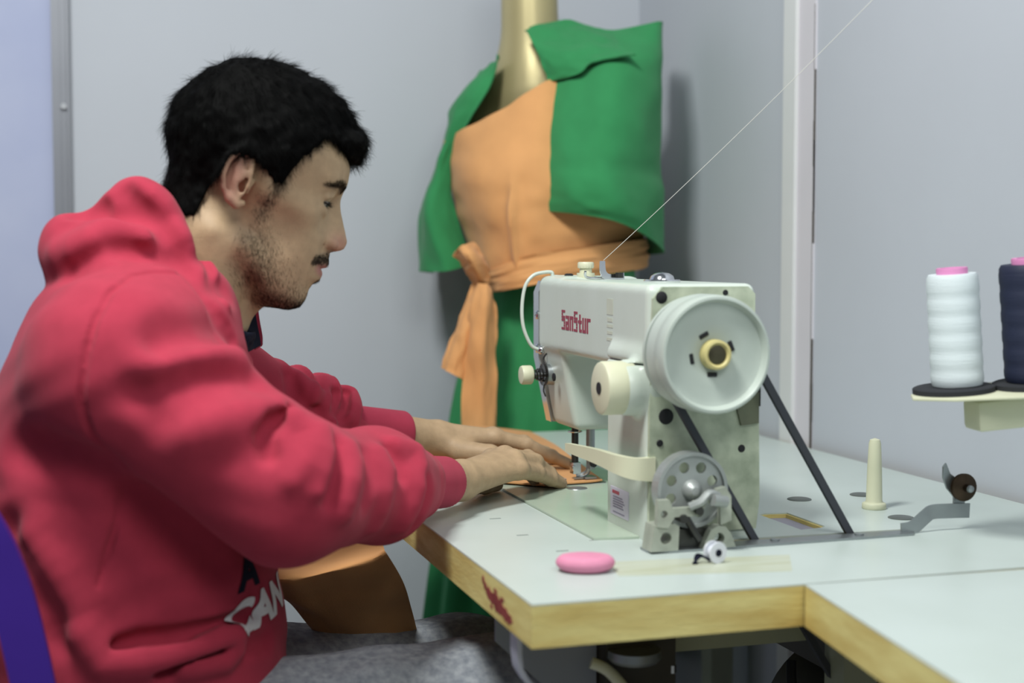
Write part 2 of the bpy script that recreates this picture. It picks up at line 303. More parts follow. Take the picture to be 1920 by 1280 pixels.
# seams, folds and creases of the hoodie: (points, radii, blend, +ridge / -valley)
STROKES = [
  ([(0.1045, 1.4209, 1.0432), (0.0888, 1.4134, 1.0447), (0.0725, 1.4028, 1.0447), (0.0553, 1.3843, 1.0433), (0.0434, 1.3566, 1.0351), (0.0323, 1.343, 1.0269), (0.0256, 1.3296, 1.0149), (0.019, 1.3213, 1.0029), (0.0151, 1.3147, 0.989), (0.0112, 1.3111, 0.9752), (0.0089, 1.3096, 0.9612), (0.0066, 1.3107, 0.947), (0.0061, 1.3138, 0.9325), (0.0088, 1.3191, 0.9168), (0.0147, 1.3262, 0.8998), (0.0237, 1.3316, 0.8859), (0.033, 1.3397, 0.8715), (0.0485, 1.344, 0.8579)], [0.0027, 0.003, 0.0033, 0.0035, 0.0037, 0.0038, 0.0039, 0.004, 0.004, 0.004, 0.004, 0.0039, 0.0038, 0.0037, 0.0035, 0.0033, 0.003, 0.0027], 0.003, -1),
  ([(0.1038, 1.4452, 1.0562), (0.1048, 1.4192, 1.0422)], [0.0037, 0.0037], 0.003, -1),
  ([(0.0482, 1.3508, 0.8535), (0.0439, 1.3672, 0.836), (0.0392, 1.3688, 0.8209), (0.0348, 1.3699, 0.8065), (0.0305, 1.3709, 0.7922), (0.0262, 1.3719, 0.7778), (0.0215, 1.373, 0.763), (0.0165, 1.3743, 0.7479), (0.0114, 1.3757, 0.7328), (0.0077, 1.3771, 0.7158), (0.0051, 1.3784, 0.697)], [0.0028, 0.0033, 0.0036, 0.0038, 0.004, 0.004, 0.004, 0.0038, 0.0036, 0.0033, 0.0028], 0.003, -1),
  ([(0.1052, 1.4188, 1.043), (0.1169, 1.4095, 1.0311), (0.1291, 1.4075, 1.0191), (0.1384, 1.4068, 1.0053), (0.1489, 1.4168, 0.9911)], [0.0024, 0.0029, 0.003, 0.0029, 0.0024], 0.004, -1),
  ([(0.1588, 1.3305, 0.9505), (0.145, 1.3243, 0.9562), (0.1304, 1.3173, 0.9596), (0.1152, 1.3105, 0.9607), (0.1003, 1.3046, 0.959), (0.0856, 1.3, 0.9546), (0.0719, 1.2974, 0.9481), (0.0592, 1.2969, 0.9395)], [0.0103, 0.0122, 0.0134, 0.0139, 0.0139, 0.0134, 0.0122, 0.0103], 0.03, -1),
  ([(0.1388, 1.3539, 0.9653), (0.1232, 1.338, 0.9695), (0.1094, 1.3283, 0.9709), (0.096, 1.322, 0.9721), (0.0821, 1.3152, 0.9687), (0.0685, 1.3111, 0.9653)], [0.0108, 0.0129, 0.0139, 0.0139, 0.0129, 0.0108], 0.03, 1),
  ([(0.1411, 1.3805, 0.9893), (0.1203, 1.3431, 0.993), (0.104, 1.3273, 0.9926), (0.0893, 1.3167, 0.99), (0.0758, 1.309, 0.9854)], [0.0095, 0.0114, 0.012, 0.0114, 0.0095], 0.03, -1),
  ([(0.1723, 1.3163, 0.9325), (0.1563, 1.3072, 0.9341), (0.1408, 1.3014, 0.9355), (0.1254, 1.2952, 0.9316), (0.1104, 1.2918, 0.9274), (0.098, 1.2902, 0.9202), (0.0859, 1.2907, 0.9127)], [0.009, 0.0107, 0.0117, 0.012, 0.0117, 0.0107, 0.009], 0.03, -1),
  ([(0.176, 1.3191, 0.9137), (0.159, 1.3102, 0.9135), (0.1432, 1.3045, 0.9118), (0.128, 1.3013, 0.9091), (0.1146, 1.3005, 0.906), (0.1014, 1.3014, 0.9027)], [0.0123, 0.0147, 0.0159, 0.0159, 0.0147, 0.0123], 0.03, 1),
  ([(0.1909, 1.3163, 0.9126), (0.1714, 1.3018, 0.9074), (0.1645, 1.2937, 0.8971), (0.1677, 1.286, 0.8812)], [0.0074, 0.0088, 0.0088, 0.0074], 0.014, -1),
  ([(0.1982, 1.3093, 0.9073), (0.2109, 1.3015, 0.8953), (0.2077, 1.2889, 0.8831), (0.2007, 1.2801, 0.8715), (0.1876, 1.2745, 0.8583)], [0.0079, 0.0095, 0.01, 0.0095, 0.0079], 0.018, 1),
  ([(0.2117, 1.3063, 0.8937), (0.2039, 1.2864, 0.8739)], [0.0047, 0.0047], 0.008, -1),
  ([(0.2202, 1.3087, 0.8954), (0.2212, 1.2907, 0.8776), (0.2166, 1.2805, 0.8625), (0.2117, 1.2751, 0.8473)], [0.0074, 0.0088, 0.0088, 0.0074], 0.016, 1),
  ([(0.2355, 1.3084, 0.8854), (0.2358, 1.2966, 0.8728), (0.2293, 1.2834, 0.8551), (0.2222, 1.2774, 0.8366)], [0.0066, 0.0078, 0.0078, 0.0066], 0.014, -1),
  ([(0.2488, 1.3254, 0.8768), (0.2503, 1.3137, 0.8637), (0.2448, 1.2994, 0.8499), (0.2392, 1.2925, 0.8337), (0.236, 1.2913, 0.8245)], [0.0071, 0.0086, 0.009, 0.0086, 0.0071], 0.016, 1),
  ([(0.2741, 1.3571, 0.8689), (0.2767, 1.3432, 0.8493), (0.27, 1.3276, 0.8344), (0.2676, 1.3246, 0.8262)], [0.0066, 0.0078, 0.0078, 0.0066], 0.016, -1),
  ([(0.2894, 1.3834, 0.8623), (0.2942, 1.375, 0.8454), (0.2897, 1.365, 0.8285), (0.2854, 1.3638, 0.8121), (0.281, 1.3704, 0.796)], [0.0071, 0.0086, 0.009, 0.0086, 0.0071], 0.016, 1),
  ([(0.3068, 1.4063, 0.8639), (0.3146, 1.3996, 0.8495), (0.3157, 1.3951, 0.8393)], [0.0069, 0.008, 0.0069], 0.012, -1),
  ([(0.3153, 1.4207, 0.8666), (0.337, 1.431, 0.8574), (0.3396, 1.4191, 0.84), (0.3342, 1.4093, 0.8238), (0.3281, 1.4056, 0.8083), (0.3208, 1.4065, 0.7938), (0.318, 1.4104, 0.7859)], [0.0067, 0.0081, 0.0088, 0.009, 0.0088, 0.0081, 0.0067], 0.016, 1),
  ([(0.3481, 1.4193, 0.8291), (0.3482, 1.4201, 0.806), (0.3406, 1.4209, 0.7891), (0.3381, 1.4271, 0.7795)], [0.0066, 0.0078, 0.0078, 0.0066], 0.014, -1),
  ([(-0.0561, 1.3973, 0.8003), (-0.0464, 1.3902, 0.7889), (-0.0368, 1.3849, 0.7772), (-0.0285, 1.3816, 0.7637), (-0.0215, 1.3796, 0.7485), (-0.0157, 1.3785, 0.7332), (-0.0111, 1.378, 0.7178), (-0.0088, 1.3778, 0.71)], [0.0103, 0.0122, 0.0134, 0.0139, 0.0139, 0.0134, 0.0122, 0.0103], 0.03, -1),
  ([(-0.0359, 1.3956, 0.7967), (-0.0287, 1.3922, 0.7853), (-0.0215, 1.3895, 0.7737), (-0.0143, 1.3875, 0.7619), (-0.0074, 1.3863, 0.7476), (-0.0003, 1.3854, 0.7331), (0.0032, 1.385, 0.7258)], [0.0105, 0.0125, 0.0136, 0.014, 0.0136, 0.0125, 0.0105], 0.03, 1),
  ([(-0.0533, 1.3906, 0.8762), (-0.0391, 1.3768, 0.8773), (-0.0253, 1.3653, 0.8775), (-0.0106, 1.3554, 0.8751), (0.0048, 1.3493, 0.8699), (0.0198, 1.3448, 0.8646)], [0.0123, 0.0147, 0.0159, 0.0159, 0.0147, 0.0123], 0.03, -1),
  ([(0.0549, 1.3605, 0.8332), (0.0656, 1.3634, 0.8217), (0.0762, 1.3657, 0.8101), (0.0863, 1.3679, 0.7976), (0.0974, 1.3708, 0.7864), (0.1096, 1.3745, 0.7765), (0.122, 1.3793, 0.7663), (0.1283, 1.3821, 0.761)], [0.0103, 0.0122, 0.0134, 0.0139, 0.0139, 0.0134, 0.0122, 0.0103], 0.03, -1),
  ([(0.0062, 1.3781, 0.7047), (0.0156, 1.3774, 0.6914), (0.025, 1.3769, 0.678), (0.0405, 1.3761, 0.6779), (0.0562, 1.3759, 0.6777), (0.0714, 1.3762, 0.6785), (0.0864, 1.3771, 0.6805), (0.1015, 1.3792, 0.6821), (0.1169, 1.3828, 0.6849), (0.1327, 1.3885, 0.6886), (0.1407, 1.3923, 0.6903)], [0.0127, 0.0148, 0.0162, 0.0172, 0.0178, 0.018, 0.0178, 0.0172, 0.0162, 0.0148, 0.0127], 0.02, 1),
  ([(0.0278, 1.378, 0.6908), (0.041, 1.3773, 0.6937), (0.0544, 1.3771, 0.6965), (0.0681, 1.3773, 0.6964), (0.0819, 1.3781, 0.696), (0.0958, 1.3799, 0.6965), (0.1099, 1.3828, 0.6977), (0.1243, 1.3872, 0.6985), (0.1383, 1.3935, 0.701), (0.1528, 1.4026, 0.7028), (0.1681, 1.4159, 0.7036)], [0.0063, 0.0074, 0.0081, 0.0086, 0.0089, 0.009, 0.0089, 0.0086, 0.0081, 0.0074, 0.0063], 0.012, -1),
  ([(0.0738, 1.376, 0.6687), (0.0878, 1.377, 0.6704), (0.1019, 1.3789, 0.6717), (0.1163, 1.3821, 0.6733), (0.1311, 1.387, 0.675), (0.1462, 1.3942, 0.676), (0.1631, 1.4055, 0.6756), (0.1812, 1.4233, 0.6735)], [0.0074, 0.0087, 0.0096, 0.01, 0.01, 0.0096, 0.0087, 0.0074], 0.014, -1),
  ([(0.1145, 1.3816, 0.6872), (0.132, 1.3877, 0.6912), (0.1464, 1.3947, 0.6865), (0.1462, 1.3941, 0.6751), (0.1352, 1.3887, 0.6652), (0.1204, 1.3834, 0.6648), (0.1059, 1.3798, 0.6639), (0.0988, 1.3786, 0.6633)], [0.0074, 0.0087, 0.0096, 0.01, 0.01, 0.0096, 0.0087, 0.0074], 0.012, 1),
  ([(0.0486, 1.4366, 1.071), (0.0327, 1.4325, 1.0725), (0.0154, 1.4283, 1.0623), (0.004, 1.4323, 1.0539), (-0.0017, 1.4378, 1.0497)], [0.0095, 0.0114, 0.012, 0.0114, 0.0095], 0.02, -1),
  ([(0.0295, 1.4824, 1.1005), (0.045, 1.4703, 1.0948), (0.0599, 1.4627, 1.0879), (0.0731, 1.4538, 1.0806), (0.0791, 1.4506, 1.0775)], [0.0111, 0.0133, 0.014, 0.0133, 0.0111], 0.03, 1),
  ([(0.0188, 1.4842, 1.1063), (0.0362, 1.4674, 1.1002), (0.0539, 1.4615, 1.1025)], [0.0087, 0.01, 0.0087], 0.02, -1),
  ([(0.0063, 1.4907, 1.1044), (0.0265, 1.4806, 1.107)], [0.0074, 0.0074], 0.015, -1),
  ([(0.0451, 1.4286, 1.0654), (0.0602, 1.4338, 1.0639), (0.0754, 1.4355, 1.0623), (0.0936, 1.4387, 1.0581), (0.108, 1.4344, 1.0489), (0.1181, 1.4164, 1.0344), (0.1255, 1.4065, 1.0216), (0.1334, 1.4022, 1.0086), (0.1418, 1.4037, 0.9928), (0.1512, 1.4138, 0.9764)], [0.0057, 0.0067, 0.0074, 0.0078, 0.008, 0.008, 0.0078, 0.0074, 0.0067, 0.0057], 0.012, -1),
  ([(0.1333, 1.4805, 1.0503), (0.1367, 1.4468, 1.0354), (0.1419, 1.4336, 1.0199), (0.1447, 1.4297, 1.0121)], [0.0049, 0.0059, 0.0059, 0.0049], 0.008, 1),
  ([(0.1303, 1.4758, 1.0543), (0.1337, 1.4413, 1.0395), (0.1361, 1.4331, 1.0322)], [0.0035, 0.004, 0.0035], 0.006, -1),
  ([(0.0663, 1.4766, 1.1235), (0.0766, 1.475, 1.1175), (0.0864, 1.4762, 1.1081), (0.0956, 1.4796, 1.095), (0.1022, 1.4626, 1.076), (0.1053, 1.4618, 1.0685)], [0.0092, 0.0111, 0.0119, 0.0119, 0.0111, 0.0092], 0.02, 1),
  ([(0.0513, 1.4691, 1.1237), (0.0606, 1.4609, 1.1114), (0.0717, 1.4562, 1.1006), (0.0844, 1.4492, 1.0906), (0.0946, 1.4408, 1.074), (0.1001, 1.4414, 1.0656)], [0.0077, 0.0092, 0.0099, 0.0099, 0.0092, 0.0077], 0.018, -1),
  ([(-0.0077, 1.4675, 1.0636), (0.0054, 1.454, 1.0685), (0.0184, 1.4466, 1.0739), (0.0329, 1.4539, 1.08)], [0.0099, 0.0118, 0.0118, 0.0099], 0.02, 1),
  ([(0.1494, 1.4464, 1.0292), (0.1364, 1.4257, 1.0316)], [0.0074, 0.0074], 0.02, -1),
  ([(0.2861, 1.7573, 0.9053), (0.2909, 1.7528, 0.8869), (0.2795, 1.7289, 0.871)], [0.0069, 0.008, 0.0069], 0.014, -1),
  ([(0.3035, 1.7828, 0.9006), (0.3073, 1.7553, 0.8798), (0.3042, 1.7478, 0.8708)], [0.0087, 0.01, 0.0087], 0.016, 1),
  ([(0.3134, 1.7635, 0.8885), (0.3106, 1.7424, 0.8676)], [0.0065, 0.0065], 0.012, -1),
  ([(0.3365, 1.8007, 0.8836), (0.3356, 1.7739, 0.8682), (0.3284, 1.7613, 0.8586)], [0.0087, 0.01, 0.0087], 0.016, 1),
  ([(0.3602, 1.796, 0.8581), (0.3504, 1.7735, 0.8504)], [0.0065, 0.0065], 0.012, -1),
  ([(0.2638, 1.7527, 0.9051), (0.2814, 1.7418, 0.8906)], [0.0112, 0.0112], 0.018, 1),
  ([(0.2546, 1.7416, 0.9133), (0.2556, 1.7277, 0.8882)], [0.0074, 0.0074], 0.014, -1),
  ([(0.3322, 1.7927, 0.8853), (0.3241, 1.7609, 0.8689), (0.3169, 1.7503, 0.8606)], [0.0052, 0.006, 0.0052], 0.01, -1),
]
# ---------------------------------------------------------------- blender helpers
import bpy, bmesh
from mathutils import Vector, Matrix, Quaternion, Euler
SC = bpy.context.scene
COL = SC.collection
rng = np.random.default_rng(7)

def lin(c):
    if isinstance(c, str): c = [int(c[i:i + 2], 16) / 255 for i in (0, 2, 4)]
    return tuple(x / 12.92 if x <= .04045 else ((x + .055) / 1.055) ** 2.4 for x in c)
def mat(name, col, rough=.6, metal=0.0, var=0.0, vscale=8, bump=0.0, bscale=60, sss=0.0, sheen=0.0, coat=0.0, col2=None, spec=.5, detail=4, stretch=None, emit=0, attr=None):
    m = bpy.data.materials.new(name); m.use_nodes = True
    nt = m.node_tree; N = nt.nodes; L = nt.links
    b = N['Principled BSDF']
    b.inputs['Roughness'].default_value = rough; b.inputs['Metallic'].default_value = metal
    b.inputs['Specular IOR Level'].default_value = spec
    c = lin(col); base = (*c, 1)
    b.inputs['Base Color'].default_value = base
    tc = N.new('ShaderNodeTexCoord'); mp = N.new('ShaderNodeMapping'); L.new(tc.outputs['Object'], mp.inputs['Vector'])
    if stretch: mp.inputs['Scale'].default_value = stretch
    src = None
    if attr:
        a = N.new('ShaderNodeAttribute'); a.attribute_name = attr; src = a.outputs['Color']; L.new(src, b.inputs['Base Color'])
    if var > 0 or col2:
        nz = N.new('ShaderNodeTexNoise'); nz.inputs['Scale'].default_value = vscale; nz.inputs['Detail'].default_value = detail
        L.new(mp.outputs['Vector'], nz.inputs['Vector'])
        r = N.new('ShaderNodeValToRGB'); L.new(nz.outputs['Fac'], r.inputs['Fac'])
        r.color_ramp.elements[0].position = .3; r.color_ramp.elements[1].position = .7
        if attr:
            r.color_ramp.elements[0].color = (1 - var,) * 3 + (1,); r.color_ramp.elements[1].color = (1 + 0 * var,) * 3 + (1,)
            mx = N.new('ShaderNodeMix'); mx.data_type = 'RGBA'; mx.blend_type = 'MULTIPLY'; mx.inputs[0].default_value = 1
            L.new(src, mx.inputs[6]); L.new(r.outputs['Color'], mx.inputs[7]); L.new(mx.outputs[2], b.inputs['Base Color'])
        else:
            c2 = lin(col2) if col2 else tuple(x * (1 - var) for x in c)
            r.color_ramp.elements[0].color = (*c2, 1); r.color_ramp.elements[1].color = base
            L.new(r.outputs['Color'], b.inputs['Base Color'])
    if bump > 0:
        n2 = N.new('ShaderNodeTexNoise'); n2.inputs['Scale'].default_value = bscale; n2.inputs['Detail'].default_value = 6
        L.new(mp.outputs['Vector'], n2.inputs['Vector'])
        bp = N.new('ShaderNodeBump'); bp.inputs['Strength'].default_value = bump; bp.inputs['Distance'].default_value = .002
        L.new(n2.outputs['Fac'], bp.inputs['Height']); L.new(bp.outputs['Normal'], b.inputs['Normal'])
    if sss > 0:
        b.inputs['Subsurface Weight'].default_value = sss; b.inputs['Subsurface Radius'].default_value = (1, .4, .25); b.inputs['Subsurface Scale'].default_value = .006
    if sheen > 0:
        b.inputs['Sheen Weight'].default_value = sheen; b.inputs['Sheen Roughness'].default_value = .5
    if coat > 0: b.inputs['Coat Weight'].default_value = coat
    return m

def raw_mesh(name, v, f):
    v = np.asarray(v, f32); f = np.asarray(f, np.int32)
    me = bpy.data.meshes.new(name)
    me.vertices.add(len(v)); me.vertices.foreach_set('co', v.ravel())
    k = f.shape[1]
    me.loops.add(f.size); me.loops.foreach_set('vertex_index', f.ravel())
    me.polygons.add(len(f)); me.polygons.foreach_set('loop_start', np.arange(0, f.size, k, dtype=np.int32))
    me.update(calc_edges=True); me.validate()
    return me
def link(name, me, m, parent=None, smooth=True, angle=None):
    if m is not None: me.materials.append(m)
    o = bpy.data.objects.new(name, me); COL.objects.link(o)
    if smooth: me.polygons.foreach_set('use_smooth', np.ones(len(me.polygons), bool))
    if angle is not None: me.set_sharp_from_angle(angle=angle)
    if parent is not None:
        o.parent = parent
        if parent.type == 'EMPTY': o.matrix_parent_inverse = Matrix.Translation(-parent.location)
    return o
def arr_obj(name, vf, m, parent=None): return link(name, raw_mesh(name, *vf), m, parent)
def obj(name, bm, m, parent=None, smooth=True, angle=math.radians(38), bevel=0, seg=2):
    if bevel > 0:
        es = [e for e in bm.edges if len(e.link_faces) == 2 and e.calc_face_angle(0) > math.radians(35)]
        bmesh.ops.bevel(bm, geom=es, offset=bevel, offset_type='OFFSET', segments=seg, affect='EDGES', profile=.5, clamp_overlap=True)
    bmesh.ops.recalc_face_normals(bm, faces=bm.faces)
    me = bpy.data.meshes.new(name); bm.to_mesh(me); bm.free()
    return link(name, me, m, parent, smooth, angle if smooth else None)
def tag(o, label, cat, group=None, kind=None):
    o['label'] = label; o['category'] = cat
    if group: o['group'] = group
    if kind: o['kind'] = kind
    return o
def thing(name, label, cat, loc=(0, 0, 0), group=None):
    o = bpy.data.objects.new(name, None); COL.objects.link(o); o.location = loc; o.empty_display_size = .02
    return tag(o, label, cat, group)
def struct(o): o['kind'] = 'structure'; return o

def BM(): return bmesh.new()
def box(bm, x0, x1, y0, y1, z0, z1, M=None):
    vs = [bm.verts.new((x, y, z)) for x in (x0, x1) for y in (y0, y1) for z in (z0, z1)]
    for q in ((0,1,3,2),(4,6,7,5),(0,4,5,1),(2,3,7,6),(0,2,6,4),(1,5,7,3)): bm.faces.new([vs[i] for i in q])
    if M is not None: bmesh.ops.transform(bm, matrix=M, verts=vs)
    return bm
def prism(bm, pts, axis, a, b):
    """extrude a 2-D outline along an axis; outline gives the other two coordinates in order"""
    def mk(p, t):
        q = list(p); q.insert(axis, t); return bm.verts.new(q)
    A = [mk(p, a) for p in pts]; B = [mk(p, b) for p in pts]
    bm.faces.new(A); bm.faces.new(B[::-1])
    for i in range(len(pts)):
        j = (i + 1) % len(pts); bm.faces.new((A[i], B[i], B[j], A[j]))
    return bm
def frame(d):
    d = Vector(d).normalized(); u = d.orthogonal().normalized()
    return d, u, d.cross(u)
def lathe(bm, prof, o, d, n=32, wob=None):
    """prof: list of (t along axis, radius)"""
    d, u, w = frame(d); o = Vector(o); rings = []
    for t, r in prof:
        if r < 1e-6: rings.append([bm.verts.new(o + d * t)])
        else:
            rings.append([bm.verts.new(o + d * t + (u * math.cos(2*PI*i/n) + w * math.sin(2*PI*i/n)) * r * (wob(i, t) if wob else 1)) for i in range(n)])
    for a, b in zip(rings, rings[1:]):
        if len(a) == 1 and len(b) == 1: continue
        for i in range(n):
            j = (i + 1) % n
            if len(a) == 1: bm.faces.new((a[0], b[j], b[i]))
            elif len(b) == 1: bm.faces.new((a[i], a[j], b[0]))
            else: bm.faces.new((a[i], a[j], b[j], b[i]))
    for ring, fl in ((rings[0], True), (rings[-1], False)):
        if len(ring) > 1: bm.faces.new(ring[::-1] if fl else ring)
    return bm
def cyl(bm, a, b, r, r2=None, n=24):
    d = Vector(b) - Vector(a); return lathe(bm, [(0, r), (d.length, r if r2 is None else r2)], a, d, n)
def spline(pts, m=6):
    P = [Vector(p) for p in pts]; out = []
    for i in range(len(P) - 1):
        p0 = P[max(i-1, 0)]; p1 = P[i]; p2 = P[i+1]; p3 = P[min(i+2, len(P)-1)]
        for k in range(m):
            t = k / m
            out.append(.5*((2*p1)+(-p0+p2)*t+(2*p0-5*p1+4*p2-p3)*t*t+(-p0+3*p1-3*p2+p3)*t**3))
    return out + [P[-1]]
def tube(bm, pts, r, n=10, flat=None, up=None):
    """round (or flat=(w,h) strip) sweep along a polyline"""
    P = [Vector(p) for p in pts]; rings = []; prev = None
    for i, p in enumerate(P):
        d = (P[min(i+1, len(P)-1)] - P[max(i-1, 0)]).normalized()
        if up is not None:
            u = Vector(up).cross(d).normalized()
        elif prev is None: u = d.orthogonal().normalized()
        else: u = (prev - d * prev.dot(d)).normalized()
        prev = u; w = d.cross(u)
        rr = r[i] if hasattr(r, '__len__') else r
        if flat:
            c = [(-1,-1),(1,-1),(1,1),(-1,1)]
            k = flat[i] if hasattr(flat[0], '__len__') else flat
            rings.append([bm.verts.new(p + u*(a*k[0]/2) + w*(b*k[1]/2)) for a, b in c])
        else: rings.append([bm.verts.new(p + (u*math.cos(2*PI*k/n) + w*math.sin(2*PI*k/n))*rr) for k in range(n)])
    m = len(rings[0])
    for a, b in zip(rings, rings[1:]):
        for k in range(m): bm.faces.new((a[k], a[(k+1)%m], b[(k+1)%m], b[k]))
    bm.faces.new(rings[0][::-1]); bm.faces.new(rings[-1])
    return bm
def ball(bm, c, r, n=20, M=None):
    r = r if hasattr(r, '__len__') else (r, r, r)
    mt = Matrix.Translation(c) @ (M or Matrix()) @ Matrix.Diagonal((*r, 1))
    bmesh.ops.create_uvsphere(bm, u_segments=n, v_segments=max(n // 2, 6), radius=1, matrix=mt); return bm
def grid_sheet(name, ctrl, m, parent, thick=.002, sub=8, rough=None, closed_u=False):
    """smooth sheet through a control grid of points, given real thickness"""
    C = np.array(ctrl, float)
    def up(C, k):
        n = C.shape[0]; out = []
        for i in range(n - 1):
            p0, p1, p2, p3 = C[max(i-1,0)], C[i], C[i+1], C[min(i+2,n-1)]
            for j in range(k):
                t = j / k
                out.append(.5*((2*p1)+(-p0+p2)*t+(2*p0-5*p1+4*p2-p3)*t*t+(-p0+3*p1-3*p2+p3)*t**3))
        out.append(C[-1]); return np.array(out)
    C = up(C, sub); C = up(C.transpose(1, 0, 2), sub).transpose(1, 0, 2)
    a, b = C.shape[:2]
    # normals for thickness
    du = np.gradient(C, axis=0); dv = np.gradient(C, axis=1); nrm = np.cross(du, dv); nrm /= np.maximum(np.linalg.norm(nrm, axis=2), 1e-9)[..., None]
    if rough is not None: C = C + nrm * rough(np.linspace(0, 1, a)[:, None], np.linspace(0, 1, b)[None, :])[..., None]
    top = (C + nrm * thick / 2).reshape(-1, 3); bot = (C - nrm * thick / 2).reshape(-1, 3); n = a * b
    I = np.arange(n).reshape(a, b)
    q = np.stack([I[:-1, :-1], I[1:, :-1], I[1:, 1:], I[:-1, 1:]], -1).reshape(-1, 4)
    F = [q[:, ::-1] if False else q, q[:, ::-1] + n]
    rim = np.concatenate([I[:-1, 0], I[-1, :-1], I[:0:-1, -1], I[0, :0:-1]])
    r2 = np.roll(rim, -1); F.append(np.stack([rim, rim + n, r2 + n, r2], 1)[:, ::-1])
    me = raw_mesh(name, np.concatenate([top, bot]), np.concatenate(F))
    o = link(name, me, m, parent); me.set_sharp_from_angle(angle=math.radians(50)); return o
def strands(name, paths, rad, m, parent):
    """paths (N,K,3), tapering three-sided hairs"""
    Nn, K, _ = paths.shape
    d = np.gradient(paths, axis=1); d /= np.maximum(np.linalg.norm(d, axis=2), 1e-9)[..., None]
    ref = np.where(np.abs(d[..., 2:3]) < .9, np.array([0, 0, 1.0]), np.array([1.0, 0, 0]))
    u = np.cross(d, ref); u /= np.linalg.norm(u, axis=2)[..., None]; w = np.cross(d, u)
    tp = np.linspace(1, .25, K)[None, :, None] * (rad[:, None, None] if hasattr(rad, '__len__') else rad)
    vs = np.stack([paths + (u * math.cos(a) + w * math.sin(a)) * tp for a in (0, 2.094, 4.189)], 2)   # N,K,3,3
    I = np.arange(Nn * K * 3).reshape(Nn, K, 3)
    F = []
    for a in range(3):
        b = (a + 1) % 3
        F.append(np.stack([I[:, :-1, a], I[:, :-1, b], I[:, 1:, b], I[:, 1:, a]], -1).reshape(-1, 4))
    return link(name, raw_mesh(name, vs.reshape(-1, 3), np.concatenate(F)), m, parent)
def sample(v, f, n, wfun=None):
    """random points on a quad mesh"""
    a, b, c, d = (v[f[:, i]].astype(float) for i in range(4))
    ar = np.linalg.norm(np.cross(c - a, d - b), axis=1)
    if wfun is not None: ar = ar * wfun((a + b + c + d) / 4)
    k = rng.choice(len(f), n, p=ar / ar.sum())
    s, t = rng.random((2, n, 1))
    return (a[k] * (1-s) + b[k] * s) * (1-t) + (d[k] * (1-s) + c[k] * s) * t
def text_mesh(body, size, m, name, parent, place, ext=.0006, space=1.0, bold=0.0):
    cu = bpy.data.curves.new(name, 'FONT'); cu.body = body; cu.size = size; cu.extrude = ext; cu.space_character = space; cu.offset = bold
    cu.align_x = 'CENTER'; cu.align_y = 'CENTER'
    t = bpy.data.objects.new('tmp', cu); COL.objects.link(t)
    dg = bpy.context.evaluated_depsgraph_get()
    me = bpy.data.meshes.new_from_object(t.evaluated_get(dg)); bpy.data.objects.remove(t)
    me.transform(place); me.name = name
    return link(name, me, m, parent, smooth=False)
# ---------------------------------------------------------------- materials
SKIN = mat('skin', 'c39b80', .52, attr='tint', var=.16, vscale=90, bump=.25, bscale=900, spec=.35)
HOODIE = mat('hoodie_fleece', 'a93549', .95, var=.10, vscale=55, bump=.30, bscale=1400, sheen=.06, spec=.2)
RIB = mat('hoodie_rib', 'a6364c', .9, var=.12, vscale=40, bump=.2, bscale=900, sheen=.05, spec=.2)
NAVY = mat('navy_jersey', '171b2b', .9, bump=.2, bscale=900, spec=.2)
WHITEPRINT = mat('white_print', 'e2e1e4', .8, var=.08, vscale=200)
HAIRM = mat('black_hair', '050505', .75, spec=.06)
BEARD = mat('beard_hair', '1c1510', .6, spec=.2)
DENIM = mat('washed_denim', 'a9aeb4', .95, col2='80868f', vscale=120, bump=.4, bscale=900, spec=.2)
EYEM = mat('eye_white', 'a59a90', .25)
IRIS = mat('dark_iris', '140d09', .15)
NAIL = mat('fingernail', 'd0a592', .35, spec=.5)
SHOE = mat('shoe', '25262a', .6)

person = thing('person', 'person in red hoodie with short black hair leaning over sewing machine', 'person', (.03, 1.55, 0))
import time as _t; _t0 = _t.time()
def _merge(*parts):
    vs, fs, n = [], [], 0
    for v, f in parts: vs.append(v); fs.append(f + n); n += len(v)
    return np.concatenate(vs), np.concatenate(fs)
bv, bf = surface(body, (-.16, 1.30, -.01), (.72, 1.97, 1.30), .0020, B=16, lip=2.2)
def beard_density(q):
    u, y, v = q[:, 0], np.abs(q[:, 1]), q[:, 2]
    G = lambda cu, cv, su, sv: np.exp(-((u - cu) / su) ** 2 - ((v - cv) / sv) ** 2)
    d = np.zeros(len(q))
    t = np.clip((u - 80) / 32, 0, 1); cv = -55 + t * 16                       # moustache
    d += 2.6 * np.exp(-((v - cv) / (3.4 + 3.2 * t)) ** 4) * (u > 77) * (y < 36) * (v > -54 + (u - 84) * .1)
    d += .9 * np.exp(-((u - 108) / 6) ** 2 - ((v + 70) / 5) ** 2) * (y < 12)      # below the lip
    jaw = -66 - (np.clip(u, 0, 110) - 12) * .62
    d += 1.2 * np.exp(-((v + 104) / 9) ** 2) * np.clip((u - 40) / 20, 0, 1) * (u < 112)  # under the chin
    d += .55 * G(46, -84, 26, 15) + .5 * G(24, -52, 16, 18) + .45 * G(40, -62, 18, 16)
    d += 1.0 * G(21, -16, 8, 13) + .9 * G(27, 4, 5, 12) + .25 * G(88, -92, 16, 12)
    return np.clip(d, 0, 2.2) * np.where(v < 24, 1, 0) * np.where((u > 2) & (v > -118), 1, 0)
q = to_head(bv); tint = np.tile(np.array(lin('b39878')), (len(bv), 1))
bd = np.where((bv[:, 2] > .99), beard_density(q), 0)[:, None]
tint = tint * (1 - .34 * np.clip(bd, 0, 1)) + np.array(lin('45473a')) * .34 * np.clip(bd, 0, 1)
u_, y_, v_ = q[:, 0], np.abs(q[:, 1]), q[:, 2]
lip = np.clip(1.3 - np.sqrt(((v_ + 55.5) / 8.0) ** 2 + (y_ / 25) ** 2), 0, .5) * 2 * (u_ > 84)
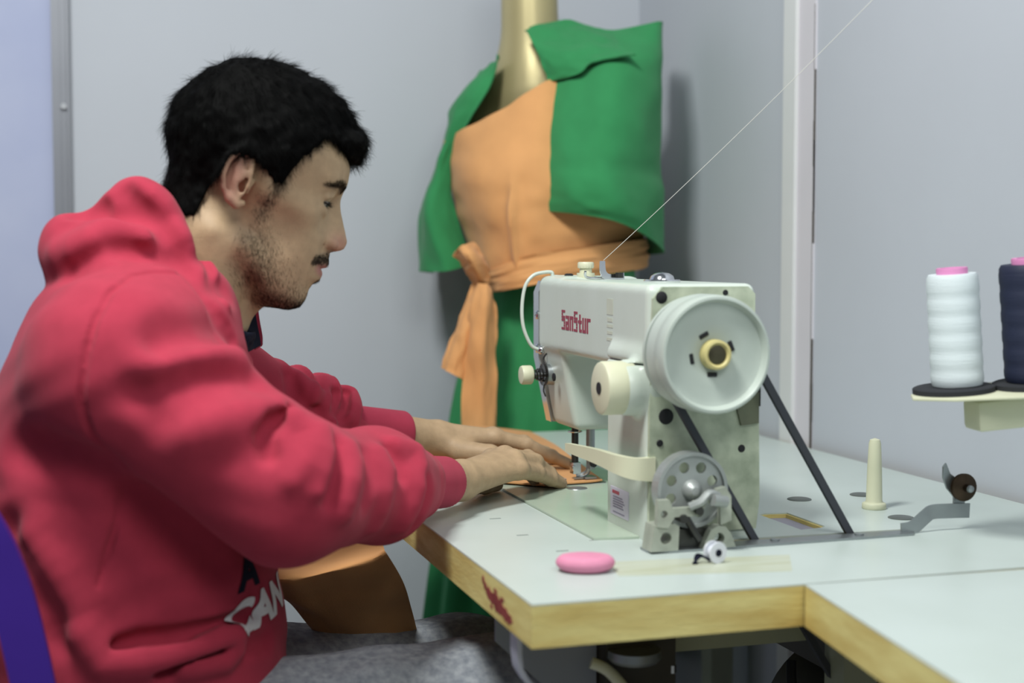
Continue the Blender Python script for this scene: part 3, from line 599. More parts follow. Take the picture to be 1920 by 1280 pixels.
tint = tint * (1 - .75 * lip[:, None]) + np.array(lin('a9676a')) * .75 * lip[:, None]
red = np.exp(-((u_ - 118) / 14) ** 2 - ((v_ + 22) / 12) ** 2) * .35 + np.exp(-((u_ + 20) / 14) ** 2) * (y_ > 74) * .4
tint = tint * (1 - red[:, None]) + np.array(lin('c8797a')) * red[:, None]
bodyo = arr_obj('body', (bv, bf), SKIN, person)
ca = bodyo.data.color_attributes.new('tint', 'FLOAT_COLOR', 'POINT')
ca.data.foreach_set('color', np.concatenate([tint, np.ones((len(tint), 1))], 1).astype(f32).ravel())
print('body', len(bv), _t.time() - _t0)
# eyes
for s in (-1, 1):
    bm = BM(); c = from_head([(75.5, 31.5 * s, 12)])[0]
    ball(bm, c, .0125, 24); e = obj('eye', bm, EYEM, bodyo)
    d = HM @ V(.92, .10 * s, -.30); d = d / np.linalg.norm(d)
    bm = BM(); lathe(bm, [(.0104, .0072), (.0121, .0064), (.0129, .0035), (.0131, 0)], c, d, 20); obj('iris', bm, IRIS, e)
# fingernails
for H in (RH, LH):
    fl = [(f[2], f[3], r[3]) for f, r in zip(H['F'], H['R'])] + [(H['T'][2], H['T'][3], .0085)]
    for a, b, r in fl:
        a, b = Vector(a), Vector(b); d = (b - a).normalized(); up = (Vector((0, 0, 1)) - d * d.z).normalized(); s = d.cross(up)
        Mx = Matrix((d, s, up)).transposed().to_4x4()
        bm = BM(); ball(bm, b + up * (r * .80) + d * .0012, (.0062, r * .72, .0018), 16, Mx); obj('fingernail', bm, NAIL, bodyo)
# ---------------------------------------------------------------- hair
HLU = [-115,-44,-40,-36,-28,-8,8,24,30,37,50,62,80,98,125]
HLV = [-50,-52,-44,-14,20,24,19,10,13,36,58,75,72,66,62]
def hairline(q): return ip(q[:, 0], HLU, HLV) - q[:, 2]
def hair_mm(q):
    o = ell(q, (4, 0, 53), (99, 81, 87))
    d = smin(o, head_mm(q) - 5, 10)
    d = smin(d, ell(q, (92, 0, 84), (19, 46, 18), rotm('y', .5)), 14)
    d = smin(d, ell(q, (60, 0, 108), (34, 46, 18), rotm('y', .5)), 10)
    wob = 2.2 * vnoise(q, .07) + 1.4 * vnoise(q, .16, 3)
    return smax(d + wob, hairline(q) + 2 * np.sin(q[:, 0] * .8), 5)
hv, hf = surface(lambda p: hair_mm(to_head(p)) / 1000, (.05, 1.45, 1.06), (.34, 1.65, 1.30), .0022, lip=3)
hair = arr_obj('hair', (hv, hf), HAIRM, bodyo)
def hair_strands(n, length, lift, rad, name, wf=None):
    P = sample(hv, hf, n, wf); Q = to_head(P.astype(f32)).astype(float)
    g = grad(lambda p: hair_mm(p), Q.astype(f32), .6).astype(float)
    flow = Q - np.array([-62, 0, 118]); flow[:, 1] *= .8
    low = np.clip((30 - Q[:, 2]) / 60, 0, 1)[:, None] * (Q[:, :1] < 0)
    flow = flow / np.linalg.norm(flow, axis=1)[:, None] * (1 - low) + np.array([.25, 0, -1]) * low
    flow[:, 2] -= .15
    flow -= g * (flow * g).sum(1)[:, None]; flow /= np.maximum(np.linalg.norm(flow, axis=1), 1e-6)[:, None]
    cl = np.stack([vnoise(Q, .09, 11), vnoise(Q, .09, 12), vnoise(Q, .09, 13)], 1) * .45 + np.stack([vnoise(Q, .22, 14), vnoise(Q, .22, 15), vnoise(Q, .22, 16)], 1) * .35
    flow = flow + cl + rng.normal(0, .22, Q.shape)
    flow /= np.linalg.norm(flow, axis=1)[:, None]
    Ln = length * rng.uniform(.55, 1.15, (n, 1)); lf = lift * rng.uniform(.3, 1.5, (n, 1))
    ts = np.linspace(0, 1, 5)
    pts = [Q - g * 2 + flow * Ln * t + g * Ln * lf * (t - .75 * t * t) for t in ts]
    pts = np.stack(pts, 1)
    W = from_head(pts.reshape(-1, 3)).reshape(n, 5, 3)
    return strands(name, W, rad * rng.uniform(.7, 1.2, n), HAIRM, hair)
hair_strands(42000, 15, .42, .00016, 'strands')
# brows, beard, lashes
def face_strands(n, dens, flowf, length, rad, name, lift=.35):
    sel = (bv[bf[:, 0], 2] > .985) & (q[bf[:, 0], 0] > -20); ff = bf[sel]
    P = sample(bv, ff, n, lambda c: dens(to_head(c.astype(f32)).astype(float)) + 1e-9); Q = to_head(P.astype(f32)).astype(float)
    g = grad(lambda p: head_mm(p), Q.astype(f32), .8).astype(float)
    fl = flowf(Q) + rng.normal(0, .25, Q.shape); fl -= g * (fl * g).sum(1)[:, None]; fl /= np.linalg.norm(fl, axis=1)[:, None]
    Ln = length * rng.uniform(.5, 1.2, (n, 1))
    pts = np.stack([Q - g * .5 + fl * Ln * t + g * Ln * lift * (t - .5 * t * t) for t in np.linspace(0, 1, 4)], 1)
    return strands(name, from_head(pts.reshape(-1, 3)).reshape(n, 4, 3), rad * rng.uniform(.7, 1.2, n), BEARD, bodyo)
def beard_flow(Q):
    f = np.tile(np.array([.35, 0, -1.0]), (len(Q), 1)); f[:, 1] += np.sign(Q[:, 1]) * .1
    m = Q[:, 2] > -62; m &= Q[:, 0] > 84; f[m] = np.stack([-.4 * np.ones(m.sum()), np.sign(Q[m, 1]) * .5, -.8 * np.ones(m.sum())], 1); return f
face_strands(15000, beard_density, beard_flow, 5.2, .00013, 'beard')
def brow_density(Q):
    y = np.abs(Q[:, 1]); c = 32 + 3 * np.sin(np.clip((y - 12) / 40, 0, 1) * PI) - np.clip((y - 36) * .25, 0, 8)
    w = np.interp(y, [10, 16, 40, 54], [3, 5.2, 4.2, 1.5])
    return ((Q[:, 0] > 55) & (y > 9) & (y < 54)) * np.exp(-((Q[:, 2] - c) / w) ** 4)
face_strands(3000, brow_density, lambda Q: np.stack([-.3 * np.ones(len(Q)), np.sign(Q[:, 1]) * 1.0, .15 * np.ones(len(Q))], 1), 7.5, .00013, 'eyebrows', .25)
def lash_density(Q):
    y = np.abs(np.abs(Q[:, 1]) - 31.5); return ((Q[:, 0] > 66) & (y < 13.5)) * np.exp(-((Q[:, 2] - (13.6 - y * y * .014)) / 1.2) ** 4)
for sd in (-1, 1): face_strands(450, lambda Q, sd=sd: lash_density(Q) * (Q[:, 1] * sd > 0), lambda Q: np.stack([np.ones(len(Q)), np.sign(Q[:, 1]) * .3, -.35 * np.ones(len(Q))], 1), 6.5, .00013, 'eyelashes', .9)
print('hair', _t.time() - _t0)
# ---------------------------------------------------------------- hoodie and jeans
def carve(d, p, strokes):
    for pts, r, k, sgn in strokes:
        lo = np.min(pts, 0) - .05; hi = np.max(pts, 0) + .05
        if not near(p, lo, hi, 0): continue
        m = ((p > lo) & (p < hi)).all(1)
        if not m.any(): continue
        c = chain(p[m], pts, r)
        d[m] = smin(d[m], c, k) if sgn > 0 else smax(d[m], -c, k)
    return d
def hoodie_f(p):
    d = hoodie_base(p)
    d = smin(d, hood(p), .006)
    d = d + .0012 * np.sin(p[:, 0] * 60 + 3 * np.sin(p[:, 2] * 30)) * np.sin(p[:, 2] * 75 + p[:, 1] * 40)
    d = carve(d, p, STROKES)
    d = smax(d, -neck_hole(p), .006)
    return smax(d, .56 - p[:, 2], .004)
ov, of = surface(hoodie_f, (-.20, 1.22, .54), (.48, 1.93, 1.20), .0026, lip=1.8)
hoodie = arr_obj('hoodie', (ov, of), HOODIE, person)
print('hoodie', len(ov), _t.time() - _t0)
for A, e0, e1, r in ((ARM_R, .098, .030, .0290), (ARM_L, .140, .046, .0320)):
    a = A['W'] - A['E']; a = Vector((a / np.linalg.norm(a)).tolist()); w = Vector(A['W'].tolist())
    bm = BM(); prof = [(0, r * .9)] + [(.004 + (e0 - e1 - .008) * k / 12, r * (1.06 - .05 * k / 12)) for k in range(13)] + [(e0 - e1 - .002, r * .99), (e0 - e1, r * .95), (e0 - e1 - .003, r * .88), (.004, r * .84)]
    lathe(bm, prof, w - a * e0, a, 96, lambda i, t: 1 + (.012 if i % 2 else 0)); obj('cuff', bm, RIB, hoodie, angle=math.radians(60))
def jeans_f(p):
    d = cap(p, (.03, 1.55, .55), (.05, 1.55, .62), .148, .14)
    for L in (LEG_R, LEG_L):
        d = smin(d, chain(p, L, [.094, .076, .070, .062], .03), .03)
    d += .003 * np.sin(p[:, 0] * 38 + 4 * np.sin(p[:, 1] * 20)) * np.sin(p[:, 1] * 50 + p[:, 0] * 22)
    return smax(d, .10 - p[:, 2], .004)
jv, jf = surface(jeans_f, (-.16, 1.30, .06), (.64, 1.86, .80), .005, lip=1.8)
arr_obj('jeans', (jv, jf), DENIM, person)

arr_obj('shirt_collar', surface(shirt_f, (.0, 1.46, .90), (.22, 1.64, 1.04), .0028), NAVY, person)
LINING = [[(0.1638, 1.5750, 1.0048), (0.1793, 1.6000, 1.0055), (0.1943, 1.6120, 1.0074)], [(0.1688, 1.5700, 0.9874), (0.1838, 1.6000, 0.9871), (0.1970, 1.6120, 0.9881)], [(0.1766, 1.5650, 0.9672), (0.1882, 1.5900, 0.9685), (0.1995, 1.6050, 0.9693)], [(0.1799, 1.5600, 0.9546), (0.1899, 1.5850, 0.9569), (0.2000, 1.6000, 0.9600)]]
EDGE = [[(0.1896, 1.6180, 1.0060), (0.1984, 1.6210, 1.0107)], [(0.1930, 1.6180, 0.9867), (0.2011, 1.6210, 0.9889)], [(0.1955, 1.6110, 0.9672), (0.2036, 1.6140, 0.9699)], [(0.1948, 1.6060, 0.9555), (0.2035, 1.6090, 0.9600)]]
grid_sheet('hood_lining', LINING, NAVY, hoodie, .002, 8); grid_sheet('hood_edge', EDGE, RIB, hoodie, .005, 8)
# ---------------------------------------------------------------- hoodie print, drawn onto the chest
from mathutils.bvhtree import BVHTree
def project_text(body, at, size, m, name, rise=.10, squeeze=1.0):
    me = text_mesh(body, 1.0, m, name, hoodie, Matrix(), ext=0, bold=.045)
    d = me.data
    bm = BM(); bm.from_mesh(d); bmesh.ops.triangulate(bm, faces=bm.faces)
    for _ in range(4):
        es = [e for e in bm.edges if e.calc_length() > .07]
        if es: bmesh.ops.subdivide_edges(bm, edges=es, cuts=1); bmesh.ops.triangulate(bm, faces=bm.faces)
    hd = Vector((.62, .78, 0)); inward = Vector((-.78, .62, 0)); at = Vector(at); miss = []
    for v in bm.verts:
        p = at + hd * (v.co.x * size * squeeze) + Vector((0, 0, v.co.y * size + v.co.x * size * rise)) - inward * .15
        hit = TREE.ray_cast(p, inward)
        if hit[0] is None or hit[3] > .4: miss.append(v)
        else: v.co = hit[0] + hit[1] * .0012
    bmesh.ops.delete(bm, geom=miss, context='VERTS'); bmesh.ops.recalc_face_normals(bm, faces=bm.faces)
    bm.to_mesh(d); bm.free(); d.polygons.foreach_set('use_smooth', np.ones(len(d.polygons), bool)); return me
TREE = BVHTree.FromPolygons([tuple(x) for x in ov.astype(float)], [tuple(x) for x in of.tolist()])
project_text('CAN', (.186, 1.424, .706), .046, WHITEPRINT, 'white_print', .14)['label'] = 'white printed letters on the hoodie front'
project_text('A', (.172, 1.405, .746), .046, NAVY, 'navy_print')['label'] = 'navy printed letter on the hoodie front'
# ---------------------------------------------------------------- room
WALL = mat('wall_paint', 'b9bec6', .85, var=.05, vscale=2.2, bump=.08, bscale=60, spec=.25)
WALLR = mat('wall_paint_right', 'bbc0c8', .8, var=.05, vscale=3, bump=.1, bscale=40, spec=.25)
PALEBLUE = mat('pale_blue_panel', 'b0b7d0', .8, col2='a6aecb', vscale=5, bump=.1, bscale=30, spec=.25)
ALU = mat('grey_aluminium', '83868d', .5, metal=.5, var=.1, vscale=6)
FLOORM = mat('floor_tile', '9c9c98', .6, var=.12, vscale=3)
CRACK = mat('crack', '4a453f', .9)
YB, XR = 2.72, 1.112
struct(obj('wall_back', box(BM(), -1.6, XR + .1, YB, YB + .1, 0, 2.9), WALL, smooth=False))
struct(obj('wall_right', box(BM(), XR, XR + .1, -1.5, YB, 0, 2.9), WALLR, smooth=False))
struct(obj('floor', box(BM(), -3, 2.2, -2, 3.0, -.05, 0), FLOORM, smooth=False))
bm = BM(); prism(bm, [(-.028, .0), (.002, .0), (.002, 2.6), (-.028, 2.6)], 1, YB - .03, YB + .001); box(bm, -.012, -.004, YB - .034, YB - .029, 0, 2.6)
df = struct(obj('trim_1', bm, ALU, bevel=.002))
cyl(bm := BM(), (-.0085, YB - .040, 1.327), (-.0085, YB - .028, 1.327), .005); obj('screw', bm, mat('screw_zinc', 'b9bcc0', .3, metal=.8), df)
dr = struct(obj('blue_panel_1', box(BM(), -.95, -.028, YB - .018, YB + .001, .01, 2.5), PALEBLUE, bevel=.002))  # flat panel in mottled pale blue, left of the aluminium strip
cyl(bm := BM(), (-0.80, YB - .06, 1.0), (-0.80, YB - .018, 1.0), .012); tube(bm, [(-0.80, YB - .06, 1.0), (-0.83, YB - .065, 1.0), (-0.92, YB - .065, 1.0)], .009)
obj('lever_handle', bm, ALU, dr)
WT = mat('white_trim', 'd6d8d8', .6, var=.04, vscale=10)
bm = BM(); box(bm, XR - .010, XR + .001, 2.044, 2.083, .0, 2.9); struct(obj('trim_2', bm, WT, bevel=.002))
bm = BM(); box(bm, XR - .004, XR + .001, 1.992, 2.044, .0, 2.9); tr = struct(obj('trim_3', bm, mat('pale_strip', 'cfccd2', .8, var=.04, vscale=8)))
cr = BM(); pz = [(.70, .0), (.80, .0006), (.86, -.0004), (.93, .0004), (1.0, .0002), (1.08, .0006), (1.13, -.0004), (1.2, -.0004), (1.24, .0008), (1.27, -.0006), (1.35, -.0004), (1.45, .0006)]
for (za, ya), (zb, yb), w in zip(pz, pz[1:], (.0014, .0015, .0008, .0012, .0006, .0003, .0002, .0002, .00012, .00012, .00012)):
    box(cr, XR - .0045, XR - .001, 1.9925 + min(ya, yb) - w / 2, 1.9925 + max(ya, yb) + w / 2, za, zb)
obj('crack', cr, CRACK, tr, smooth=False)
struct(obj('baseboard_right', box(BM(), XR - .012, XR, -1.5, YB, 0, .09), WT, smooth=False)); struct(obj('baseboard_back', box(BM(), .002, XR - .012, YB - .012, YB, 0, .09), WT, smooth=False))
# ---------------------------------------------------------------- tables
MELA = mat('white_melamine', 'c0cbc7', .32, col2='bac5c0', vscale=9, spec=.5)
PLY = mat('raw_plywood_edge', 'e6da92', .8, col2='c6ab60', vscale=26, stretch=(.35, .35, 2.2), bump=.2, bscale=200)
STEEL = mat('brushed_steel', 'a3a9ab', .38, metal=.85, var=.15, vscale=30)
DSTEEL = mat('dark_steel', '4a4a48', .35, metal=.85, var=.2, vscale=60)
CHROME = mat('chrome', 'd5d7da', .14, metal=1.0)
BLACK = mat('black_rubber', '15161a', .7)
LEGM = mat('leg_paint', '9a9f8c', .55, var=.1, vscale=20)
def plate(bm, outline, holes, a, b, axis=2):
    def ins(p, t):
        q = list(p); q.insert(axis, t); return q
    for t in (a, b):
        es = []
        for lp in [outline] + holes:
            vs = [bm.verts.new(ins(p, t)) for p in lp]
            es += [bm.edges.new((vs[i], vs[(i + 1) % len(vs)])) for i in range(len(vs))]
        bmesh.ops.triangle_fill(bm, edges=es, use_beauty=True, use_dissolve=False)
    for lp in [outline] + holes:
        for i in range(len(lp)):
            j = (i + 1) % len(lp); bm.faces.new([bm.verts.new(ins(lp[i], a)), bm.verts.new(ins(lp[j], a)), bm.verts.new(ins(lp[j], b)), bm.verts.new(ins(lp[i], b))])
    bmesh.ops.remove_doubles(bm, verts=bm.verts, dist=1e-6)
    return bm
def circ(c, r, n=24, a0=0): return [(c[0] + r * math.cos(2*PI*i/n + a0), c[1] + r * math.sin(2*PI*i/n + a0)) for i in range(n)]
TT = .76
table = thing('sewing_table', 'white topped sewing table with raw plywood edges under the sewing machine', 'table', (.73, 1.73, 0))
slot = [(.762, 1.478), (.772, 1.484), (.793, 1.480), (.793, 1.398), (.784, 1.392), (.764, 1.388)]
bslot = [(.64, 1.3400), (.64, 1.3610), (.885, 1.3540), (.885, 1.3400)]
bedcut = [(.5222, 1.3975), (.560, 1.3913), (.7068, 1.3913), (.7068, 1.8708), (.5222, 1.8708)]
out = [(.374, 1.152), (1.098, 1.152), (1.098, 2.300), (.374, 2.300)]
core = obj('core', plate(BM(), out, [slot, bslot, bedcut], .721, .7585), PLY, table, smooth=False)
grown = [(x + (.003 if x > .778 else -.003), y + (.003 if y > 1.435 else -.003)) for x, y in slot]
obj('top_sheet', plate(BM(), out, [grown, bslot, bedcut], .7585, .76), MELA, table, smooth=False)
bm = BM(); 
for i, (x, y) in enumerate([(.44, 1.5475), (.4405, 1.4460), (.4545, 1.3560)]): box(bm, x + .012, x + .025, y - .002, y + .002, .7599, .7602)
box(bm, .5178, .5295, 1.3965, 1.3985, .7599, .7602)
obj('scale_mark', bm, mat('pencil_grey', '7f8783', .8), table, smooth=False)['kind'] = 'stuff'
bm = BM(); prism(bm, slot, 2, .745, .7545); obj('slot_liner', bm, mat('lilac_liner', 'a9a5b4', .6), table, smooth=False)
# worn red stamp on the plywood edge
RED = mat('red_stamp_paint', '94433f', .8, col2='7d3230', vscale=60)
bm = BM(); random.seed(5)
for yc, zc, w, h in ((1.222, .7315, .016, .006), (1.236, .7335, .016, .0075), (1.252, .7350, .018, .0085), (1.268, .7385, .015, .0075), (1.283, .7400, .010, .0055), (1.296, .7440, .006, .0045), (1.303, .7490, .004, .004), (1.262, .7470, .006, .0025), (1.24, .7440, .007, .002), (1.275, .7290, .005, .002)):
    prism(bm, [(yc + w * math.cos(a) * random.uniform(.75, 1.1), zc + h * math.sin(a) * random.uniform(.6, 1.15)) for a in [i * PI / 9 for i in range(18)]], 0, .3737 - random.uniform(0, .0002), .3743)
obj('red_stamp', bm, RED, table, smooth=False)['label'] = 'worn red stamp mark on the plywood edge'
obj('crossbar', box(BM(), .566, .768, 1.372, 1.388, .640, .721), mat('olive_paint', 'a2a68c', .6, var=.08, vscale=20), table, bevel=.002)
for x, y in ((.44, 2.2), (.795, 1.335), (1.05, 2.2)):
    obj('leg', box(BM(), x - .02, x + .02, y - .02, y + .02, .0, .721), LEGM, table, bevel=.003)
obj('leg', box(BM(), 1.03, 1.07, 1.22, 1.26, 0, .721), LEGM, table, bevel=.003)
t2 = thing('side_table', 'white topped table with plywood edge joined at front right corner', 'table', (.85, .7, 0))
o2 = [(.6365, 1.1495), (1.098, 1.1400), (1.098, -.25), (.4265, -.25)]
obj('core', plate(BM(), o2, [], .721, .7585), PLY, t2, smooth=False); obj('top_sheet', plate(BM(), o2, [], .7585, .76), MELA, t2, smooth=False)
for x, y in ((1.05, 1.08), (1.05, -.18), (.50, -.18)): obj('leg', box(BM(), x - .02, x + .02, y - .02, y + .02, 0, .721), LEGM, t2, bevel=.003)
# ---------------------------------------------------------------- sewing machine
MC = mat('cream_enamel', 'c9d3ca', .33, col2='c2ccc1', vscale=14, spec=.5, bump=.03, bscale=60)
GREASE = mat('greasy_enamel', 'c9d2ba', .5, col2='8b9680', vscale=30, detail=8, bump=.1, bscale=120)
CREAMP = mat('cream_plastic', 'cfd0b4', .45, var=.04, vscale=20)
WHEELM = mat('painted_wheel', 'b6c0b8', .4, col2='acb6ae', vscale=20)
HUBM = mat('brass_ring', 'cbbf82', .5, var=.1, vscale=40)
mach = thing('sewing_machine', 'cream industrial sewing machine with grey handwheel on white table', 'sewing machine', (.636, 1.6, .76))
def mach_f(p):
    x, y, z = p[:, 0], p[:, 1], p[:, 2]
    sx = np.stack([x - (y - 1.372) * .060 * np.clip((.70 - x) / .12, 0, 1), y, z], 1)
    arm = rbox(sx, (.635, 1.588, .984), (.063, .216, .047), .010)
    hx = np.stack([x - np.clip(.93 - z, 0, 1) * .17 * (x < .66), y, z], 1)
    head = rbox(hx, (.652, 1.757, .934), (.054, .045, .098), .009)
    head = smax(head, (-(x - .613) * .80 - (z - .842) * .30), .006) * 1.0
    pil = rbox(p, (.636, 1.432, .855), (.064, .060, .105), .008)
    d = smin(smin(arm, head, .010), pil, .014)
    dial = cap(p, (.585, 1.40, .921), (.562, 1.40, .921), .030)
    d = smin(d, dial, .008)
    d = smax(d, -rbox(p, (.566 + .0, 1.55, .9465), (.012, .30, .0012), .0005), .002)      # cover seam
    d = smax(d, -rbox(p, (.570, 1.60, .9385), (.006, .105, .004), .002), .003)
    return d
MV = surface(mach_f, (.53, 1.35, .75), (.73, 1.83, 1.05), .0022); arr_obj('arm_casting', MV, MC, mach)
bm = BM(); prism(bm, [(.523, 1.398), (.560, 1.392), (.706, 1.392), (.706, 1.87), (.523, 1.87)], 2, .757, .7625); obj('bed', bm, mat('bed_enamel', 'bccabb', .25, col2='b0bfac', vscale=7), mach, bevel=.0015)
bm = BM(); prism(bm, [(.574, .768), (.698, .768), (.702, .80), (.700, .895), (.6945, .93), (.6945, 1.02), (.686, 1.028), (.588, 1.028), (.577, 1.016), (.574, .93)], 1, 1.3695, 1.376); endp = obj('end_cover', bm, GREASE, mach, bevel=.002)
bm = BM(); prism(bm, [(.668, .915), (.6985, .915), (.6985, .882), (.678, .880)], 1, 1.366, 1.3705); obj('notch_cover', bm, mat('dark_olive', '6b705a', .6, var=.25, vscale=50), endp, bevel=.001)  # mottled dark olive plate set over the notch
bm = BM(); box(bm, .6935, .7005, 1.3665, 1.39, .900, .935); obj('bracket', bm, DSTEEL, endp)
for x, z, r in ((.5865, 1.017, .0065), (.6595, 1.0215, .0032), (.5925, .8923, .0085), (.5855, .8644, .0038), (.680, .855, .0042), (.675, .84, .001)):
    if r < .002: continue
    bm = BM(); lathe(bm, [(0, r), (.0012, r), (.002, r * .8), (.002, 0)], (x, 1.3705, z), (0, -1, 0), 16); obj('screw', bm, BLACK, endp)  # upper discs are screws; lower black discs paint the dark of open holes
bm = BM(); prism(bm, [(.594, .925), (.612, .838), (.700, .838), (.704, 1.026), (.600, 1.026), (.594, 1.012)], 1, 1.8015, 1.8225); fp = obj('face_plate', bm, CHROME, mach, bevel=.003)
for z in (.982, .937):
    bm = BM(); lathe(bm, [(0, .0062), (.003, .0062), (.0045, .0045), (.0045, .0022), (.003, .0022), (.003, 0)], (.5955, 1.806, z), (-1, 0, 0), 18); obj('screw', bm, CHROME, fp)
bm = BM(); prism(bm, [(.600, 1.027), (.614, 1.031), (.618, 1.022), (.612, 1.014), (.598, 1.012)], 1, 1.79, 1.822); obj('corner_cap', bm, CHROME, fp, bevel=.002)
# lettering: block letters on the arm
G = {'S': ['111', '1..', '111', '111', '..1', '..1', '111'], 'a': ['111', '..1', '111', '1.1', '111'], 'n': ['111', '1.1', '1.1', '1.1', '1.1'],
     't': ['.1.', '.1.', '111', '.1.', '.1.', '.11'], 'u': ['1.1', '1.1', '1.1', '1.1', '111'], 'r': ['111', '1..', '1..', '1..', '1..']}
from mathutils.bvhtree import BVHTree
MT = BVHTree.FromPolygons([tuple(x) for x in MV[0].astype(float)], [tuple(x) for x in MV[1].tolist()])
def front_x(y, z): return MT.ray_cast(Vector((.3, y, z)), Vector((1, 0, 0)))[0].x
bm = BM(); yy = 1.694; pw, ph = .00475, .0036
for ch in 'SanStur':
    rows = G[ch]
    for r, row in enumerate(rows):
        zz = .9680 + (len(rows) - 1 - r) * ph
        for c, b in enumerate(row):
            if b == '1':
                y1 = yy - c * pw; xx = front_x(y1 - pw / 2, zz)
                box(bm, xx - .0005, xx + .0015, y1 - pw * (.97 if r in (0, len(rows) - 1) or ch == 'S' else .9), y1, zz, zz + ph * (.82 if ch == 'S' else 1.0))
    yy -= pw * len(rows[0]) + .0034
obj('lettering', bm, mat('maroon_print', '8f3245', .5), mach, smooth=False)['label'] = 'maroon lettering reading SanStur'
DEC = mat('worn_decal', 'c2c8b8', .5, var=.08, vscale=60)
bm = BM()
for za, zb, w in ((.994, 1.012, .022), (.986, .9905, .018), (.9795, .9830, .021), (.972, .9755, .019), (.9645, .968, .022)):
    for k in range(4):
        y0 = 1.500 - w / 2 + w * k / 4; y1 = y0 + w / 4; xx = front_x((y0 + y1) / 2, (za + zb) / 2); box(bm, xx - .0004, xx + .0015, y0, y1, za, zb)
obj('faded_decal', bm, DEC, mach, smooth=False)
bm = BM(); box(bm, .5712, .574, 1.4215, 1.4745, .7735, .8045); st = obj('sticker', bm, mat('sticker_paper', 'cfcadb', .5), mach, smooth=False); st['label'] = 'white sticker with small print on the pillar'
bm = BM()
for k in range(6): box(bm, .5708, .5713, 1.4325 + (k % 3) * .003, 1.466, .7795 + k * .0028 - (.003 if k == 0 else 0), .7807 + k * .0028 - (.003 if k == 0 else 0))
obj('small_print', bm, mat('print_grey', '8f8aa0', .6), st, smooth=False)
bm = BM(); box(bm, .5708, .5713, 1.448, 1.468, .7975, .8010); obj('sticker_logo', bm, mat('print_red', 'b04a5a', .6), st, smooth=False)
# handwheel
bm = BM(); lathe(bm, [(.012, 0), (.012, .016), (.0105, .022), (.009, .034), (.0095, .046), (.0075, .0525), (.002, .0545), (0, .056), (.0004, .0585), (.003, .0600), (.018, .0605), (.020, .0595), (.024, .0605), (.040, .0605), (.0425, .0575), (.0435, .047), (.0515, .047), (.0525, .0575), (.055, .0585), (.060, .056), (.062, .02), (.062, 0)], (.617, 1.298, .961), (0, 1, 0), 72)
hw = obj('handwheel', bm, WHEELM, mach, angle=math.radians(50))
bm = BM(); lathe(bm, [(.0025, .0105), (.0008, .0112), (0, .0125), (.0008, .0148), (.004, .0152), (.013, .0155), (.013, .0105)], (.618, 1.298, .961), (0, 1, 0), 32); obj('hub_ring', bm, HUBM, hw)
bm = BM(); lathe(bm, [(.002, 0), (.002, .009), (.003, .0108), (.012, .0108)], (.618, 1.298, .961), (0, 1, 0), 28); obj('hub_screw', bm, mat('old_steel', '55513f', .45, metal=.7, var=.3, vscale=80), hw)
for a, rr in ((118, .022), (22, .0215), (190, .024), (268, .0205)):
    a = math.radians(a); c = Vector((.617 + rr * math.cos(a), 1.3085, .961 + rr * math.sin(a)))
    bm = BM(); box(bm, -.0055, .0055, -.0012, .0012, -.0024, .0024); bmesh.ops.transform(bm, matrix=Matrix.Translation(c) @ Matrix.Rotation(-(a + PI / 2), 4, 'Y'), verts=bm.verts); obj('wheel_slot', bm, BLACK, hw, bevel=.001)
# dial, lever
bm = BM(); lathe(bm, [(0, 0), (0, .0245), (.0015, .0275), (.004, .0285), (.034, .0285), (.036, .027), (.037, .0)], (.529, 1.40, .921), (1, 0, 0), 48); dl = obj('stitch_dial', bm, CREAMP, mach)
bm = BM(); lathe(bm, [(0, 0), (0, .0065), (.002, .0065)], (.528, 1.40, .921), (1, 0, 0), 20); obj('dial_screw', bm, BLACK, dl)
bm = BM(); P = spline([(.580, 1.372, .837), (.560, 1.374, .838), (.547, 1.392, .841), (.545, 1.44, .842), (.545, 1.50, .8405), (.546, 1.548, .8388)], 6); n = len(P)
tube(bm, P, 0, flat=[(.009 - .003 * i / n, .026 - .017 * i / n) for i in range(n)], up=(0, 0, 1)); obj('reverse_lever', bm, CREAMP, mach, bevel=.0015)
# top fittings
bm = BM(); kn = lambda a: (lambda i, t: 1 + (.03 if i % 2 else 0) * (1 if a[0] < t < a[1] else 0))
lathe(bm, [(0, .0105), (.003, .0115), (.010, .0115), (.010, .008), (.016, .0075), (.016, .0095), (.0175, .0100), (.0225, .0100), (.024, .009), (.024, 0)], (.631, 1.72, 1.0285), (0, 0, 1), 40, lambda i, t: 1 + (.05 if i % 2 and t > .015 else 0)); obj('pressure_knob', bm, CREAMP, mach)
bm = BM(); pts = spline([(.660, 1.66, 1.034), (.640, 1.66, 1.033), (.632, 1.66, 1.040), (.631, 1.66, 1.054)], 5); tube(bm, pts, 0, flat=[(.011 - .005 * i / len(pts), .0025) for i in range(len(pts))], up=(0, 1, 0))
tg = obj('thread_guide', bm, CHROME, mach, bevel=.0006)
bm = BM(); tube(bm, spline([(.640, 1.668, 1.033), (.622, 1.67, 1.0325), (.612, 1.668, 1.0345), (.610, 1.664, 1.041)], 5), .0016); obj('wire_hook', bm, CHROME, tg)
bm = BM(); cyl(bm, (.650, 1.65, 1.033), (.650, 1.65, 1.0395), .005, n=6); obj('screw', bm, DSTEEL, tg)
bm = BM(); lathe(bm, [(0, .0205), (.0015, .021), (.003, .0195), (.003, .014), (.007, .0125), (.010, .008), (.0112, 0)], (.630, 1.47, 1.031), (0, 0, 1), 32); obj('oil_cap', bm, CHROME, mach)
